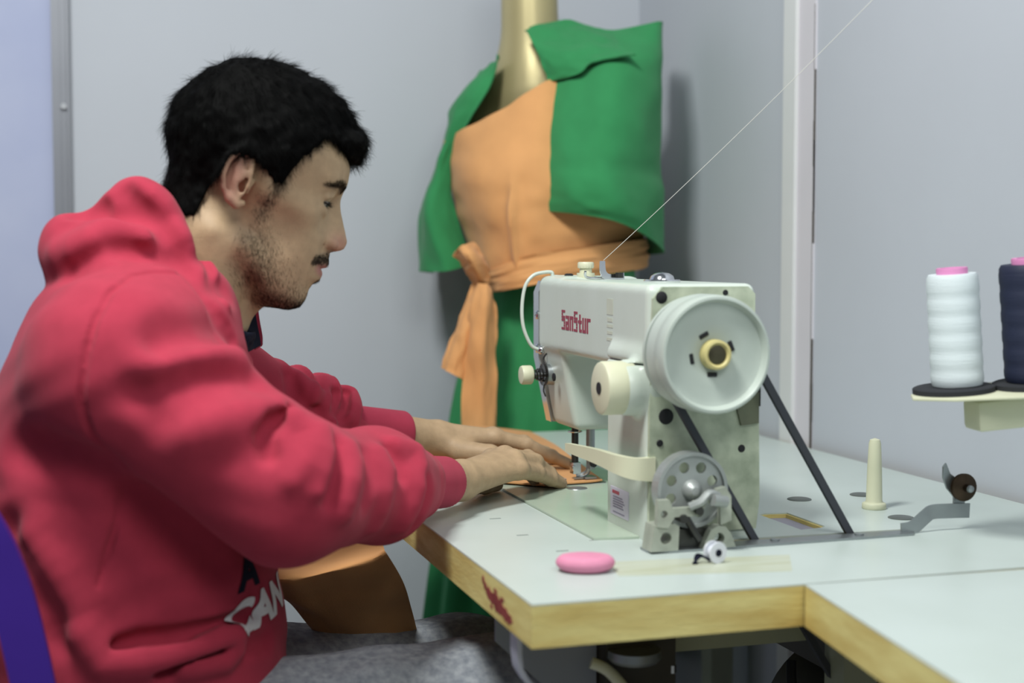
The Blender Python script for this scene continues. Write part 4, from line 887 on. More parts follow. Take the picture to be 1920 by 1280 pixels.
bm = BM(); tube(bm, spline([(.640, 1.775, 1.0325), (.629, 1.785, 1.0325), (.6185, 1.79, 1.0325), (.6105, 1.79, 1.0335), (.6085, 1.79, 1.0385), (.5978, 1.79, 1.0385), (.583, 1.79, 1.0345), (.572, 1.79, 1.021), (.5675, 1.79, .9967), (.5682, 1.79, .972), (.5741, 1.79, .9529), (.5831, 1.79, .9393), (.5965, 1.79, .9355)], 6), .0024, 10)
lg = obj('take_up_guard', bm, MC, mach)
bm = BM(); lathe(bm, [(0, .006), (.003, .006), (.0045, .004), (.0045, 0)], (.630, 1.782, 1.0325), (0, 0, 1), 16); obj('screw', bm, BLACK, lg)
bm = BM(); cyl(bm, (.594, 1.79, .9355), (.617, 1.783, .935), .0042, n=16); ball(bm, (.5945, 1.79, .9355), .006, 14); lathe(bm, [(0, .007), (.003, .0075), (.006, .0072), (.008, .005)], (.607, 1.772, .9345), (-1, 0, 0), 18); obj('guard_clamp', bm, CHROME, lg)
# thread tension
tx = lambda a: (a, 1.775, .9042)
bm = BM(); lathe(bm, [(0, .0085), (.0006, .0112), (.0025, .0121), (.014, .0121), (.0155, .011), (.0155, 0)], tx(.5605), (1, 0, 0), 44, lambda i, t: 1 + (.035 if i % 2 else 0)); tn = obj('tension_knob', bm, CREAMP, mach)
bm = BM(); tube(bm, [(.5765 + .0004 * k, 1.775 + (.0045 + .0045 * min(k / 30, 1)) * math.cos(k * .7), .9042 + (.0045 + .0045 * min(k / 30, 1)) * math.sin(k * .7)) for k in range(36)], .0011, 6); obj('tension_spring', bm, DSTEEL, tn)
for xd, r in ((.5915, .0145), (.5935, .0155)):
    bm = BM(); lathe(bm, [(0, .004), (.0004, .011), (-.0008, r), (-.0002, r), (.001, .011), (.001, .004)], tx(xd), (1, 0, 0), 32); obj('tension_disc', bm, mat('disc_steel', '5d5752', .2, metal=1), tn)
bm = BM(); lathe(bm, [(0, .0135), (.012, .0145), (.0125, 0)], tx(.595), (1, 0, 0), 28); cyl(bm, tx(.575), tx(.61), .003, n=12); obj('tension_post', bm, STEEL, tn)
bm = BM(); tube(bm, spline([(.596, 1.775, .918), (.5935, 1.778, .925), (.597, 1.776, .932)], 4), .0012, 6); obj('check_spring', bm, DSTEEL, tn); bm = BM(); tube(bm, spline([(.594, 1.775, .893), (.5925, 1.775, .883), (.5955, 1.775, .875)], 4), .001, 6); obj('hook_spring', bm, DSTEEL, tn)
bm = BM(); lathe(bm, [(0, .0052), (.0015, .0052), (.002, .004), (.002, 0)], (.5955, 1.7395, .9035), (-1, -.05, 0), 16); obj('screw', bm, BLACK, mach)
# needle side
bm = BM(); lathe(bm, [(0, .0075), (.008, .0075), (.008, .0047), (.055, .0047), (.055, 0)], (.6313, 1.76, .8425), (0, 0, -1), 20); nb = obj('needle_bar', bm, DSTEEL, mach)
bm = BM(); box(bm, .6262, .6368, 1.752, 1.766, .7735, .7885); cyl(bm, (.6285, 1.753, .781), (.6285, 1.7485, .781), .0042, n=14); obj('needle_clamp', bm, CHROME, nb, bevel=.0008)
bm = BM(); lathe(bm, [(0, .0011), (.018, .0009), (.022, .0002)], (.6330, 1.758, .7745), (0, 0, -1), 8); obj('needle', bm, CHROME, nb)
bm = BM(); tube(bm, [(.6313 + .009 * math.cos(a), 1.76 + .009 * math.sin(a), .829) for a in [i * .3 for i in range(22)]], .0009, 6); obj('thread_ring', bm, CHROME, nb)
bm = BM(); lathe(bm, [(0, .0080), (.009, .0080), (.009, .0058), (.040, .0058), (.040, 0)], (.6475, 1.745, .8425), (0, 0, -1), 20); pb = obj('presser_bar', bm, STEEL, mach)
bm = BM(); box(bm, .6445, .6515, 1.738, 1.752, .7810, .806); tube(bm, spline([(.6475, 1.747, .788), (.645, 1.75, .776), (.638, 1.755, .7715), (.632, 1.757, .770)], 4), .0035, 8); box(bm, .640, .656, 1.744, 1.764, .7672, .770); box(bm, .6265, .6395, 1.748, 1.753, .7672, .7695); obj('presser_foot', bm, STEEL, pb, bevel=.0008)
bm = BM(); cyl(bm, (.6485, 1.7385, .789), (.6485, 1.734, .789), .0048, n=16); obj('screw', bm, BLACK, pb)
bm = BM(); prism(bm, [(.602, 1.735), (.665, 1.735), (.668, 1.74), (.668, 1.80), (.600, 1.80), (.600, 1.738)], 2, .762, .7632); obj('needle_plate', bm, STEEL, mach, bevel=.0005)
bm = BM(); lathe(bm, [(0, .0135), (.0008, .0130), (.0008, 0)], (.6150, 1.706, .7623), (0, 0, 1), 28); obj('bed_plug', bm, STEEL, mach)
bm = BM(); box(bm, .5235, .7055, 1.4000, 1.8695, .668, .7568); obj('oil_pan', bm, mat('oil_pan_paint', '8b907c', .5, var=.1, vscale=20), mach, bevel=.012)
# ---------------------------------------------------------------- belt
belt = BM(); C0 = Vector((.619, 1.3455, .961)); ang = math.atan2(-.8539, .5204); C1 = C0 + Vector((math.cos(ang), 0, math.sin(ang))) * .56; R0, R1 = .0475, .0475
pts = []
for k in range(19): a = ang + PI / 2 + PI * k / 18; pts.append(C0 + Vector((math.cos(a), 0, math.sin(a))) * R0)
for k in range(19): a = ang - PI / 2 + PI * k / 18; pts.append(C1 + Vector((math.cos(a), 0, math.sin(a))) * R1)
ring = []
for i, p in enumerate(pts):
    c = C0 if i < 19 else C1; r = (p - c).normalized()
    ring.append([belt.verts.new(p + r * b + Vector((0, a, 0))) for a, b in ((-.0030, -.003), (.0030, -.003), (.0042, .0045), (-.0042, .0045))])
for i in range(len(ring)):
    a, b = ring[i], ring[(i + 1) % len(ring)]
    for k in range(4): belt.faces.new((a[k], a[(k + 1) % 4], b[(k + 1) % 4], b[k]))
tag(obj('drive_belt', belt, mat('belt_rubber', '3a3d44', .8), angle=math.radians(30)), 'black drive belt looped from handwheel down through slot in table', 'belt')
mt = thing('clutch_motor', 'dark motor with pulley hung under sewing table behind drive belt', 'motor', (.86, 1.45, .40))
MOT = mat('motor_paint', '3b372c', .6, var=.2, vscale=30)
bm = BM(); lathe(bm, [(0, .0), (0, .085), (.01, .105), (.16, .105), (.18, .085), (.18, 0)], (C1.x, 1.40, C1.z), (0, 1, 0), 40); obj('housing', bm, MOT, mt)
bm = BM(); lathe(bm, [(0, 0), (0, .052), (.006, .052), (.009, .044), (.016, .044), (.019, .052), (.026, .052), (.045, .02), (.06, .02)], (C1.x, 1.333, C1.z), (0, 1, 0), 36); obj('pulley', bm, STEEL, mt)
bm = BM(); box(bm, C1.x - .09, C1.x + .06, 1.42, 1.56, .585, .7205); obj('mounting_bracket', bm, MOT, mt, bevel=.006)
bm = BM(); tube(bm, spline([(.775, 1.43, .60), (.77, 1.415, .57), (.785, 1.40, .53)], 5), .006, 8); obj('cable', bm, BLACK, mt)
kl = thing('knee_lifter', 'dark lifter box with silver collar under the front edge of table', 'machine part', (.545, 1.36, .62))
bm = BM(); box(bm, .513, .590, 1.335, 1.368, .50, .7205); obj('housing', bm, MOT, kl, bevel=.004)
bm = BM(); lathe(bm, [(0, .027), (.008, .028), (.012, .024), (.012, 0)], (.541, 1.328, .660), (0, 0, -1), 28); obj('collar', bm, STEEL, kl)
bm = BM(); cyl(bm, (.5866, 1.34, .70), (.5866, 1.34, .634), .003, n=10); cyl(bm, (.5866, 1.34, .637), (.5866, 1.34, .629), .006, n=6); obj('bolt', bm, CHROME, kl)
bm = BM(); tube(bm, spline([(.497, 1.335, .648), (.513, 1.33, .640), (.528, 1.32, .622), (.56, 1.315, .58)], 5), .006, 10); obj('lever', bm, CREAMP, kl)
dw = thing('drawer', 'white plastic drawer tray hung under the table corner', 'drawer', (.45, 1.30, .66))
WPL = mat('white_plastic', 'cfd3e2', .5)
bm = BM(); tube(bm, [(.3865, 1.238, .7205), (.3868, 1.238, .695), (.3885, 1.238, .680), (.3955, 1.238, .668), (.42, 1.238, .645), (.45, 1.238, .617)], 0, flat=(.0045, .022), up=(0, 1, 0)); obj('rim', bm, WPL, dw, bevel=.001)
bm = BM(); prism(bm, [(.402, .7205), (.402, .672), (.455, .62), (.51, .60), (.51, .7205)], 1, 1.355, 1.36); obj('back_panel', bm, mat('grey_board', '8b9099', .7), dw, smooth=False)
# ---------------------------------------------------------------- bobbin winder and small fittings on the table
bw = thing('bobbin_winder', 'silver bobbin winder with perforated wheel at foot of sewing machine', 'bobbin winder', (.60, 1.325, .76))
BW = mat('cast_aluminium', 'a9aeac', .45, metal=.5, var=.2, vscale=40)
PAINT = mat('grey_green_cast', 'a7ad9f', .5, var=.25, vscale=60)
c = (.603, .821)
def mv(bm, z, axis='Y'): return bm
bm = BM(); plate(bm, circ(c, .0385, 48), [circ((c[0] + .0245 * math.cos(a), c[1] + .0245 * math.sin(a)), .0058, 14) for a in [k * PI / 4 + .35 for k in range(8)]] , 1.3270, 1.3310, axis=1)
wh = obj('wheel', bm, BW, bw, smooth=False)
bm = BM(); plate(bm, circ(c, .0392, 48), [circ(c, .0355, 48)], 1.3235, 1.3400, axis=1); obj('rim', bm, BW, wh, smooth=False)
bm = BM(); lathe(bm, [(0, 0), (0, .004), (.004, .009), (.010, .011), (.022, .010), (.022, 0)], (c[0], 1.317, c[1]), (0, 1, 0), 24); obj('hub', bm, BW, wh)
bm = BM(); prism(bm, [(.552, 1.322), (.575, 1.312), (.86, 1.319), (.868, 1.330), (.86, 1.3385), (.60, 1.3410), (.552, 1.340)], 2, .7601, .7625)
for x in (.645, .70, .80): lathe(bm, [(0, .005), (.0015, .005), (.002, 0)], (x, 1.330, .7625), (0, 0, 1), 14)
obj('base_strip', bm, STEEL, bw, bevel=.0006)
bm = BM(); plate(bm, [(.552, .7625), (.582, .7625), (.583, .787), (.578, .790), (.556, .789)], [circ((.5685, .7755), .0062, 16)], 1.312, 1.336, axis=1); ml = obj('mounting_lug', bm, PAINT, bw, smooth=False)
bm = BM(); plate(bm, [(.609, .7625), (.646, .7625), (.641, .776), (.634, .784), (.626, .7855), (.618, .781)], [circ((.6275, .7722), .0058, 16)], 1.312, 1.326, axis=1); obj('mounting_lug', bm, PAINT, bw, smooth=False)
bm = BM(); plate(bm, [(.558, .788), (.570, .786), (.577, .797), (.600, .797), (.610, .804), (.612, .812), (.600, .812), (.597, .806), (.575, .806), (.571, .815), (.559, .815)], [circ((.5655, .8005), .004, 14)], 1.310, 1.318, axis=1); obj('trip_frame', bm, PAINT, bw, smooth=False)
bm = BM(); prism(bm, [(.629, .786), (.641, .79), (.6405, .815), (.634, .825), (.625, .823), (.622, .814), (.628, .808)], 1, 1.312, 1.320); obj('side_arm', bm, PAINT, bw, bevel=.001)
bm = BM(); tube(bm, spline([(.592, 1.308, .807), (.603, 1.305, .812), (.613, 1.306, .820), (.624, 1.308, .8165)], 5), .0045, 8); cyl(bm, (.614, 1.300, .8145), (.630, 1.303, .8115), .0062, n=14); obj('trip_lever', bm, BW, bw)
bm = BM(); tube(bm, [(.588, 1.314, .800), (.598, 1.312, .783), (.606, 1.314, .772)], .004, 8); cyl(bm, (.586, 1.306, .795), (.586, 1.322, .795), .0045, n=12); cyl(bm, (.602, 1.304, .803), (.602, 1.318, .803), .0045, n=12); obj('latch', bm, DSTEEL, bw)
bm = BM(); box(bm, .585, .625, 1.322, 1.345, .7625, .782); obj('tire_carrier', bm, DSTEEL, bw, bevel=.002)
bt = thing('bobbin_tension_bracket', 'bent steel thread guide bracket with dark tension disc beside cream pin', 'thread guide', (.90, 1.335, .76))
bm = BM(); tube(bm, spline([(.852, 1.331, .7640), (.866, 1.331, .7660), (.884, 1.333, .7775), (.893, 1.334, .7815), (.915, 1.334, .7815), (.940, 1.335, .7805)], 4), 0, flat=(.016, .0022), up=(0, 1, 0)); obj('bracket', bm, STEEL, bt, bevel=.0005)
bm = BM(); prism(bm, [(.921, .780), (.935, .780), (.935, .80), (.934, .815), (.922, .818), (.916, .822), (.9105, .834), (.907, .830), (.907, .818), (.912, .806), (.921, .796)], 1, 1.336, 1.3385); obj('upright', bm, STEEL, bt, bevel=.0005)
bm = BM(); lathe(bm, [(0, 0), (0, .0045), (.006, .0045), (.007, .010), (.009, .0150), (.0105, .0155), (.012, .010), (.014, .0150), (.0155, .0145), (.019, .008)], (.9285, 1.318, .8075), (0, 1, 0), 28); obj('tension_disc', bm, mat('worn_brown_steel', '4b3d30', .4, metal=.8, var=.3, vscale=80), bt)
bm = BM(); lathe(bm, [(0, 0), (.0015, .0035), (.004, .0042), (.007, .0042)], (.9285, 1.3135, .8075), (0, 1, 0), 14); obj('nut', bm, STEEL, bt)
pin = thing('head_rest_pin', 'cream tapered rest pin standing on the white table', 'rest pin', (.908, 1.477, .76))
bm = BM(); lathe(bm, [(0, 0), (0, .0135), (.001, .0142), (.006, .0140), (.007, .0132), (.008, .0105), (.010, .0096), (.050, .0085), (.078, .0072), (.0825, .0058), (.0845, 0)], (.908, 1.477, .76), (0, 0, 1), 36); obj('peg', bm, CREAMP, pin)
CAPM = mat('grey_plug', '6e7470', .4, metal=.5, var=.15, vscale=50)
for (x, y), lb in (((.854, 1.560), 'round grey plug in table top, nearest the sewing machine'), ((.945, 1.566), 'round grey plug in table top, half hidden behind the cream pin'), ((.905, 1.414), 'round grey plug in table top, in front of the steel guide bracket')):
    bm = BM(); lathe(bm, [(0, .0150), (.0008, .0148), (.0016, .0125), (.0018, 0)], (x, y, .76), (0, 0, 1), 28)
    tag(obj('table_plug', bm, CAPM), lb, 'plug', 'grey plugs in the table top')
# pink chalk, bobbin, tape
bm = BM(); ball(bm, (0, 0, 0), 1, 32); bmesh.ops.transform(bm, matrix=Matrix.Translation((.4635, 1.262, .7685)) @ Matrix.Rotation(math.radians(-17), 4, 'Z') @ Matrix.Diagonal((.0285, .021, .0085, 1)), verts=bm.verts)
for v in bm.verts:
    v.co.z = .7685 + max(-.0084, min(.0070, (v.co.z - .7685) * 1.35))
tag(obj('tailors_chalk', bm, mat('pink_chalk', 'd98aa8', .7, var=.12, vscale=60)), 'pink oval piece of tailors chalk lying on the white table', 'chalk')
bob = thing('bobbin', 'small white bobbin with navy thread lying near table edge', 'bobbin', (.595, 1.258, .76))
bm = BM(); lathe(bm, [(0, .0035), (0, .0105), (.001, .0108), (.0015, .0105), (.0015, .006), (.009, .006), (.009, .0105), (.0095, .0108), (.0105, .0105), (.0105, .0035)], (.5985, 1.253, .7708), (-.25, .97, 0), 30); obj('spool', bm, mat('bobbin_plastic', 'd9dce4', .3), bob)
bm = BM(); cyl(bm, (.5987, 1.2522, .7708), (.5960, 1.2632, .7708), .0036, n=16); obj('core_hole', bm, NAVY, bob)
bm = BM(); random.seed(3)
for k in range(5): tube(bm, spline([(.592, 1.258, .763), (.585 - k * .001, 1.262, .7665 + k * .0006), (.578, 1.259 + k * .001, .764), (.573 + k * .001, 1.256, .7612)], 4), .0012, 6)
obj('loose_thread', bm, NAVY, bob)
bm = BM(); prism(bm, [(.4975, 1.293), (.685, 1.270), (.652, 1.203), (.486, 1.232)], 2, .7600, .7603)
tag(obj('tape_strip', bm, mat('yellowed_tape', 'c3c9ba', .35, col2='b3b79d', vscale=25, stretch=(.4, 3, 1)), smooth=False), 'yellowed strip of clear tape stuck on the table beside pink chalk', 'tape')
# ---------------------------------------------------------------- thread stand with cones
ts = thing('thread_stand', 'cream thread stand tray on a pole at right edge of table', 'thread stand', (.99, 1.24, .76))
TLT = Matrix.Translation((.93, 1.262, .922)) @ Matrix.Rotation(math.radians(-4.5), 4, 'Y')
def tl(bm): bmesh.ops.transform(bm, matrix=TLT, verts=bm.verts); return bm
bm = BM(); prism(bm, [(-.100, .018), (-.085, .045), (-.02, .062), (.05, .06), (.10, .03), (.10, -.03), (.05, -.062), (-.02, -.055), (-.075, -.02)], 2, -.004, -.001); obj('tray', tl(bm), CREAMP, ts, bevel=.001)
PADM = mat('dark_foam', '24262b', .9, bump=.2, bscale=400)
for cx, cy, r in ((-.045, .026, .042), (.034, -.006, .045)):
    bm = BM(); lathe(bm, [(0, r), (.005, r), (.006, r - .002), (.006, 0)], (cx, cy, -.001), (0, 0, 1), 36); obj('foam_pad', tl(bm), PADM, ts)
bm = BM(); prism(bm, [(-.045, -.016), (.075, -.030), (.08, .03), (-.04, .02)], 2, -.040, -.008); obj('bracket', tl(bm), CREAMP, ts, bevel=.005)
bm = BM(); cyl(bm, (.995, 1.243, .76), (.995, 1.243, 1.50), .006, n=16); obj('pole', bm, STEEL, ts)
bm = BM(); tube(bm, [(.995, 1.243, 1.47), (.925, 1.272, 1.47), (.8557, 1.30, 1.47), (.8557, 1.30, 1.386)], .0025, 8); ball(bm, (.8557, 1.30, 1.3865), .005, 12); obj('guide_arm', bm, STEEL, ts)
PINKC = mat('pink_cone_core', 'd98cbc', .5)
def cone(loc, r0, r1, h, m, label):
    t = thing('thread_cone', label, 'thread cone', TLT @ Vector(loc), 'cones of thread on the stand')
    M = TLT @ Matrix.Translation(loc)
    bm = BM(); prof = [(0, 0), (0, r0 * .96), (.003, r0)] + [(.003 + (h - .007) * k / 40, r0 + (r1 - r0) * k / 40 + (.0006 if k % 7 < 4 else 0)) for k in range(1, 41)] + [(h, r1 * .93), (h, 0)]
    lathe(bm, prof, (0, 0, 0), (0, 0, 1), 48); bmesh.ops.transform(bm, matrix=M, verts=bm.verts); obj('wound_thread', bm, m, t)
    bm = BM(); lathe(bm, [(h - .01, r1 * .55), (h + .004, r1 * .62), (h + .0065, r1 * .60), (h + .0065, r1 * .45), (h - .01, r1 * .40)], (0, 0, 0), (0, 0, 1), 32); bmesh.ops.transform(bm, matrix=M, verts=bm.verts); obj('pink_core', bm, PINKC, t)
    return t
cone((-.040, .026, .006), .0265, .0262, .117, mat('white_thread', 'd5dfe2', .6, bump=.25, bscale=30, stretch=(1, 1, 40)), 'white thread cone with pink core on the stand tray')
cone((.034, -.006, .006), .0315, .0325, .122, mat('navy_thread', '18203a', .6, bump=.25, bscale=30, stretch=(1, 1, 40)), 'navy thread cone with pink core on the stand tray')
A, Bp = Vector((.6325, 1.6600, 1.0548)), Vector((.8557, 1.30, 1.3865))
bm = BM(); tube(bm, [A + (Bp - A) * t + Vector((0, 0, -.006 * 4 * t * (1 - t))) for t in [k / 12 for k in range(13)]], .00038, 6)
tag(obj('sewing_thread', bm, mat('thread_white', 'd4d3cc', .6)), 'thin white thread running taut from machine top up to the right', 'thread')
# ---------------------------------------------------------------- mannequin and dress
CAPE_R = [
  [ (0.777, 2.410, 1.461), (0.844, 2.410, 1.474), (0.920, 2.370, 1.454), (0.999, 2.350, 1.472), (1.035, 2.470, 1.479) ],
  [ (0.792, 2.350, 1.363), (0.830, 2.300, 1.368), (0.887, 2.260, 1.379), (0.984, 2.310, 1.384), (1.028, 2.470, 1.396) ],
  [ (0.766, 2.330, 1.256), (0.803, 2.250, 1.246), (0.872, 2.220, 1.246), (0.987, 2.310, 1.255), (1.029, 2.470, 1.268) ],
  [ (0.749, 2.330, 1.179), (0.793, 2.230, 1.170), (0.873, 2.210, 1.162), (0.994, 2.320, 1.149), (1.026, 2.470, 1.149) ],
  [ (0.743, 2.330, 1.140), (0.801, 2.230, 1.129), (0.882, 2.220, 1.113), (1.001, 2.330, 1.071), (1.027, 2.470, 1.062) ],
]
FLAP = [
  [ (0.764, 2.395, 1.456), (0.819, 2.395, 1.469), (0.863, 2.380, 1.464), (0.916, 2.360, 1.451) ],
  [ (0.773, 2.350, 1.408), (0.808, 2.320, 1.410), (0.848, 2.310, 1.417), (0.903, 2.290, 1.418) ],
  [ (0.789, 2.335, 1.359), (0.824, 2.285, 1.367), (0.850, 2.270, 1.386), (0.910, 2.240, 1.396) ],
]
CAPE_L = [
  [ (0.730, 2.430, 1.413), (0.722, 2.470, 1.403), (0.723, 2.520, 1.397), (0.741, 2.600, 1.401) ],
  [ (0.694, 2.420, 1.336), (0.671, 2.460, 1.344), (0.670, 2.530, 1.337), (0.708, 2.640, 1.344) ],
  [ (0.667, 2.450, 1.282), (0.649, 2.480, 1.288), (0.663, 2.550, 1.287), (0.702, 2.660, 1.290) ],
  [ (0.655, 2.490, 1.232), (0.634, 2.500, 1.218), (0.645, 2.570, 1.213), (0.691, 2.670, 1.214) ],
  [ (0.664, 2.500, 1.147), (0.615, 2.490, 1.136), (0.619, 2.570, 1.134), (0.672, 2.680, 1.132) ],
  [ (0.697, 2.500, 1.044), (0.639, 2.470, 1.033), (0.615, 2.560, 1.032), (0.672, 2.680, 1.027) ],
]
BODICE = [
  [ (0.651, 2.510, 1.268), (0.673, 2.430, 1.287), (0.720, 2.360, 1.318), (0.780, 2.330, 1.358), (0.860, 2.370, 1.378), (0.951, 2.450, 1.391) ],
  [ (0.653, 2.510, 1.224), (0.663, 2.390, 1.215), (0.705, 2.310, 1.207), (0.763, 2.280, 1.205), (0.861, 2.290, 1.215), (0.980, 2.390, 1.232) ],
  [ (0.667, 2.510, 1.152), (0.669, 2.390, 1.141), (0.705, 2.310, 1.134), (0.763, 2.280, 1.134), (0.861, 2.290, 1.135), (0.987, 2.390, 1.142) ],
  [ (0.691, 2.490, 1.077), (0.685, 2.390, 1.069), (0.713, 2.320, 1.067), (0.770, 2.290, 1.069), (0.865, 2.300, 1.076), (0.997, 2.410, 1.084) ],
  [ (0.708, 2.470, 1.007), (0.705, 2.390, 1.004), (0.730, 2.330, 1.010), (0.781, 2.310, 1.016), (0.873, 2.320, 1.028), (1.004, 2.430, 1.036) ],
]
BELT = [
  [ (0.691, 2.450, 1.036), (0.694, 2.370, 1.036), (0.717, 2.305, 1.053), (0.769, 2.275, 1.067), (0.859, 2.285, 1.078), (0.990, 2.390, 1.091) ],
  [ (0.695, 2.450, 1.017), (0.696, 2.370, 1.018), (0.719, 2.300, 1.029), (0.768, 2.270, 1.042), (0.857, 2.280, 1.053), (0.991, 2.390, 1.064) ],
  [ (0.703, 2.450, 0.998), (0.702, 2.370, 0.998), (0.722, 2.300, 1.006), (0.768, 2.270, 1.017), (0.859, 2.285, 1.027), (0.991, 2.390, 1.039) ],
]
LOOP = [
  [ (0.617, 2.330, 1.064), (0.625, 2.300, 1.076), (0.650, 2.330, 1.084) ],
  [ (0.634, 2.340, 1.049), (0.631, 2.280, 1.058), (0.668, 2.330, 1.062) ],
  [ (0.647, 2.340, 1.033), (0.646, 2.290, 1.038), (0.675, 2.330, 1.037) ],
  [ (0.660, 2.340, 1.015), (0.660, 2.310, 1.017), (0.680, 2.340, 1.018) ],
]
TAIL1 = [
  [ (0.655, 2.340, 1.010), (0.659, 2.320, 1.013), (0.669, 2.330, 1.010) ],
  [ (0.636, 2.340, 0.969), (0.644, 2.310, 0.966), (0.665, 2.330, 0.965) ],
  [ (0.617, 2.340, 0.919), (0.626, 2.310, 0.915), (0.657, 2.330, 0.906) ],
  [ (0.599, 2.340, 0.870), (0.611, 2.310, 0.861), (0.641, 2.330, 0.846) ],
]
TAIL2 = [
  [ (0.656, 2.310, 1.013), (0.661, 2.295, 1.014), (0.672, 2.310, 1.012) ],
  [ (0.641, 2.310, 0.979), (0.657, 2.280, 0.978), (0.681, 2.310, 0.979) ],
  [ (0.633, 2.315, 0.916), (0.652, 2.285, 0.913), (0.685, 2.310, 0.915) ],
  [ (0.630, 2.320, 0.843), (0.655, 2.300, 0.843), (0.687, 2.315, 0.842) ],
  [ (0.630, 2.325, 0.770), (0.654, 2.305, 0.770), (0.689, 2.320, 0.769) ],
  [ (0.629, 2.325, 0.724), (0.655, 2.310, 0.724), (0.689, 2.320, 0.723) ],
]
GOLD = mat('gold_paint', 'bdb184', .36, metal=.45, var=.06, vscale=12)
GREEN = mat('green_cloth', '338752', .85, var=.10, vscale=24, bump=.25, bscale=700, sheen=.1, spec=.2)
ORANGE = mat('orange_cloth', 'd69e67', .85, var=.08, vscale=24, bump=.25, bscale=700, sheen=.1, spec=.2)
man = thing('mannequin', 'gold dress form with bare neck standing in the corner', 'mannequin', (.84, 2.50, 0))
FX, SX = V(-.72, -.70, 0), V(.70, -.72, 0)
def mann_f(p):
    c = V(.83, 2.49, 0); q = p - c; l = np.stack([q @ SX, q @ FX, p[:, 2]], 1); la = np.stack([np.abs(l[:, 0]), l[:, 1], l[:, 2]], 1)
    d = ell(l, (0, -.005, 1.20), (.145, .090, .22))
    d = smin(d, cap(la, (.04, -.005, 1.385), (.132, -.005, 1.325), .045, .036), .06)
    d = smin(d, cap(l, (-.01, .030, 1.36), (-.012, .036, 1.60), .054, .050), .055)
    d = smin(d, sph(la, (.070, .055, 1.235), .055), .05)
    d = smin(d, ell(l, (0, 0, .93), (.150, .105, .17)), .06)
    return smax(d, .84 - p[:, 2], .01)
arr_obj('torso', surface(mann_f, (.60, 2.25, .80), (1.05, 2.72, 1.68), .006), GOLD, man)
bm = BM(); cyl(bm, (.84, 2.50, .02), (.84, 2.50, .86), .018); obj('pole', bm, STEEL, man)
bm = BM(); lathe(bm, [(0, 0), (0, .15), (.015, .14), (.03, .03), (.03, 0)], (.84, 2.50, 0), (0, 0, 1), 32); obj('base', bm, STEEL, man)
dress = thing('dress', 'green and orange dress with cape sleeves and tied sash on gold mannequin', 'dress', (.84, 2.50, .3))
def wr(seed, a, s=7):
    def f(u, v):
        U, Vv = np.broadcast_arrays(u, v); P = np.stack([U.ravel() * s, Vv.ravel() * s, 0 * U.ravel()], 1)
        return a * (vnoise(P, 1, seed) + .5 * vnoise(P, 2.1, seed + 1)).reshape(U.shape)
    return f
grid_sheet('cape_panel', CAPE_R, GREEN, dress, .003, 10, wr(1, .004)); grid_sheet('cape_panel', CAPE_L, GREEN, dress, .003, 10, wr(2, .004))
grid_sheet('lapel', FLAP, GREEN, dress, .003, 10, wr(3, .003))
def crease(u, v):
    c = np.exp(-((v - .425 - .03 * u) / .022) ** 2) * np.clip((u - .22) * 4, 0, 1) * -.016
    return c + wr(4, .004, 6)(u, v) + .004 * np.sin(v * 46) * np.clip((u - .75) * 4, 0, 1)
grid_sheet('bodice', BODICE, ORANGE, dress, .003, 12, lambda u, v: -crease(u, v))
B2 = [r + [e] for r, e in zip(BELT, ((1.03, 2.52, 1.095), (1.03, 2.52, 1.068), (1.03, 2.52, 1.043)))]
grid_sheet('sash', B2, ORANGE, dress, .004, 10, wr(5, .003))
grid_sheet('sash_loop', LOOP, ORANGE, dress, .006, 8, wr(6, .003))
bm = BM(); ball(bm, (.666, 2.335, 1.020), (.016, .014, .016), 20); obj('sash_knot', bm, ORANGE, dress)
grid_sheet('sash_tail', TAIL1, ORANGE, dress, .004, 8, wr(7, .003)); grid_sheet('sash_tail', TAIL2[:-1], ORANGE, dress, .004, 8, wr(8, .003))
sk = []
for z, a, b, c in ((1.045, .130, .190, .862), (1.0, .136, .190, .862), (.90, .165, .180, .862), (.77, .188, .156, .852), (.55, .208, .160, .843), (.40, .222, .165, .838), (.28, .230, .170, .836)):
    row = []
    for i in range(73):
        t = 2 * PI * i / 72; k = (1.04 - z) / .76
        w = 1 + k * (.055 * math.sin(9 * t + .6) + .03 * math.sin(14 * t + 2)) + .02 * math.sin(23 * t) * min(1, k * 3)
        row.append((c + a * w * math.cos(t), 2.50 + b * w * math.sin(t), z))
    sk.append(row)
grid_sheet('skirt', sk, GREEN, dress, .003, 4)
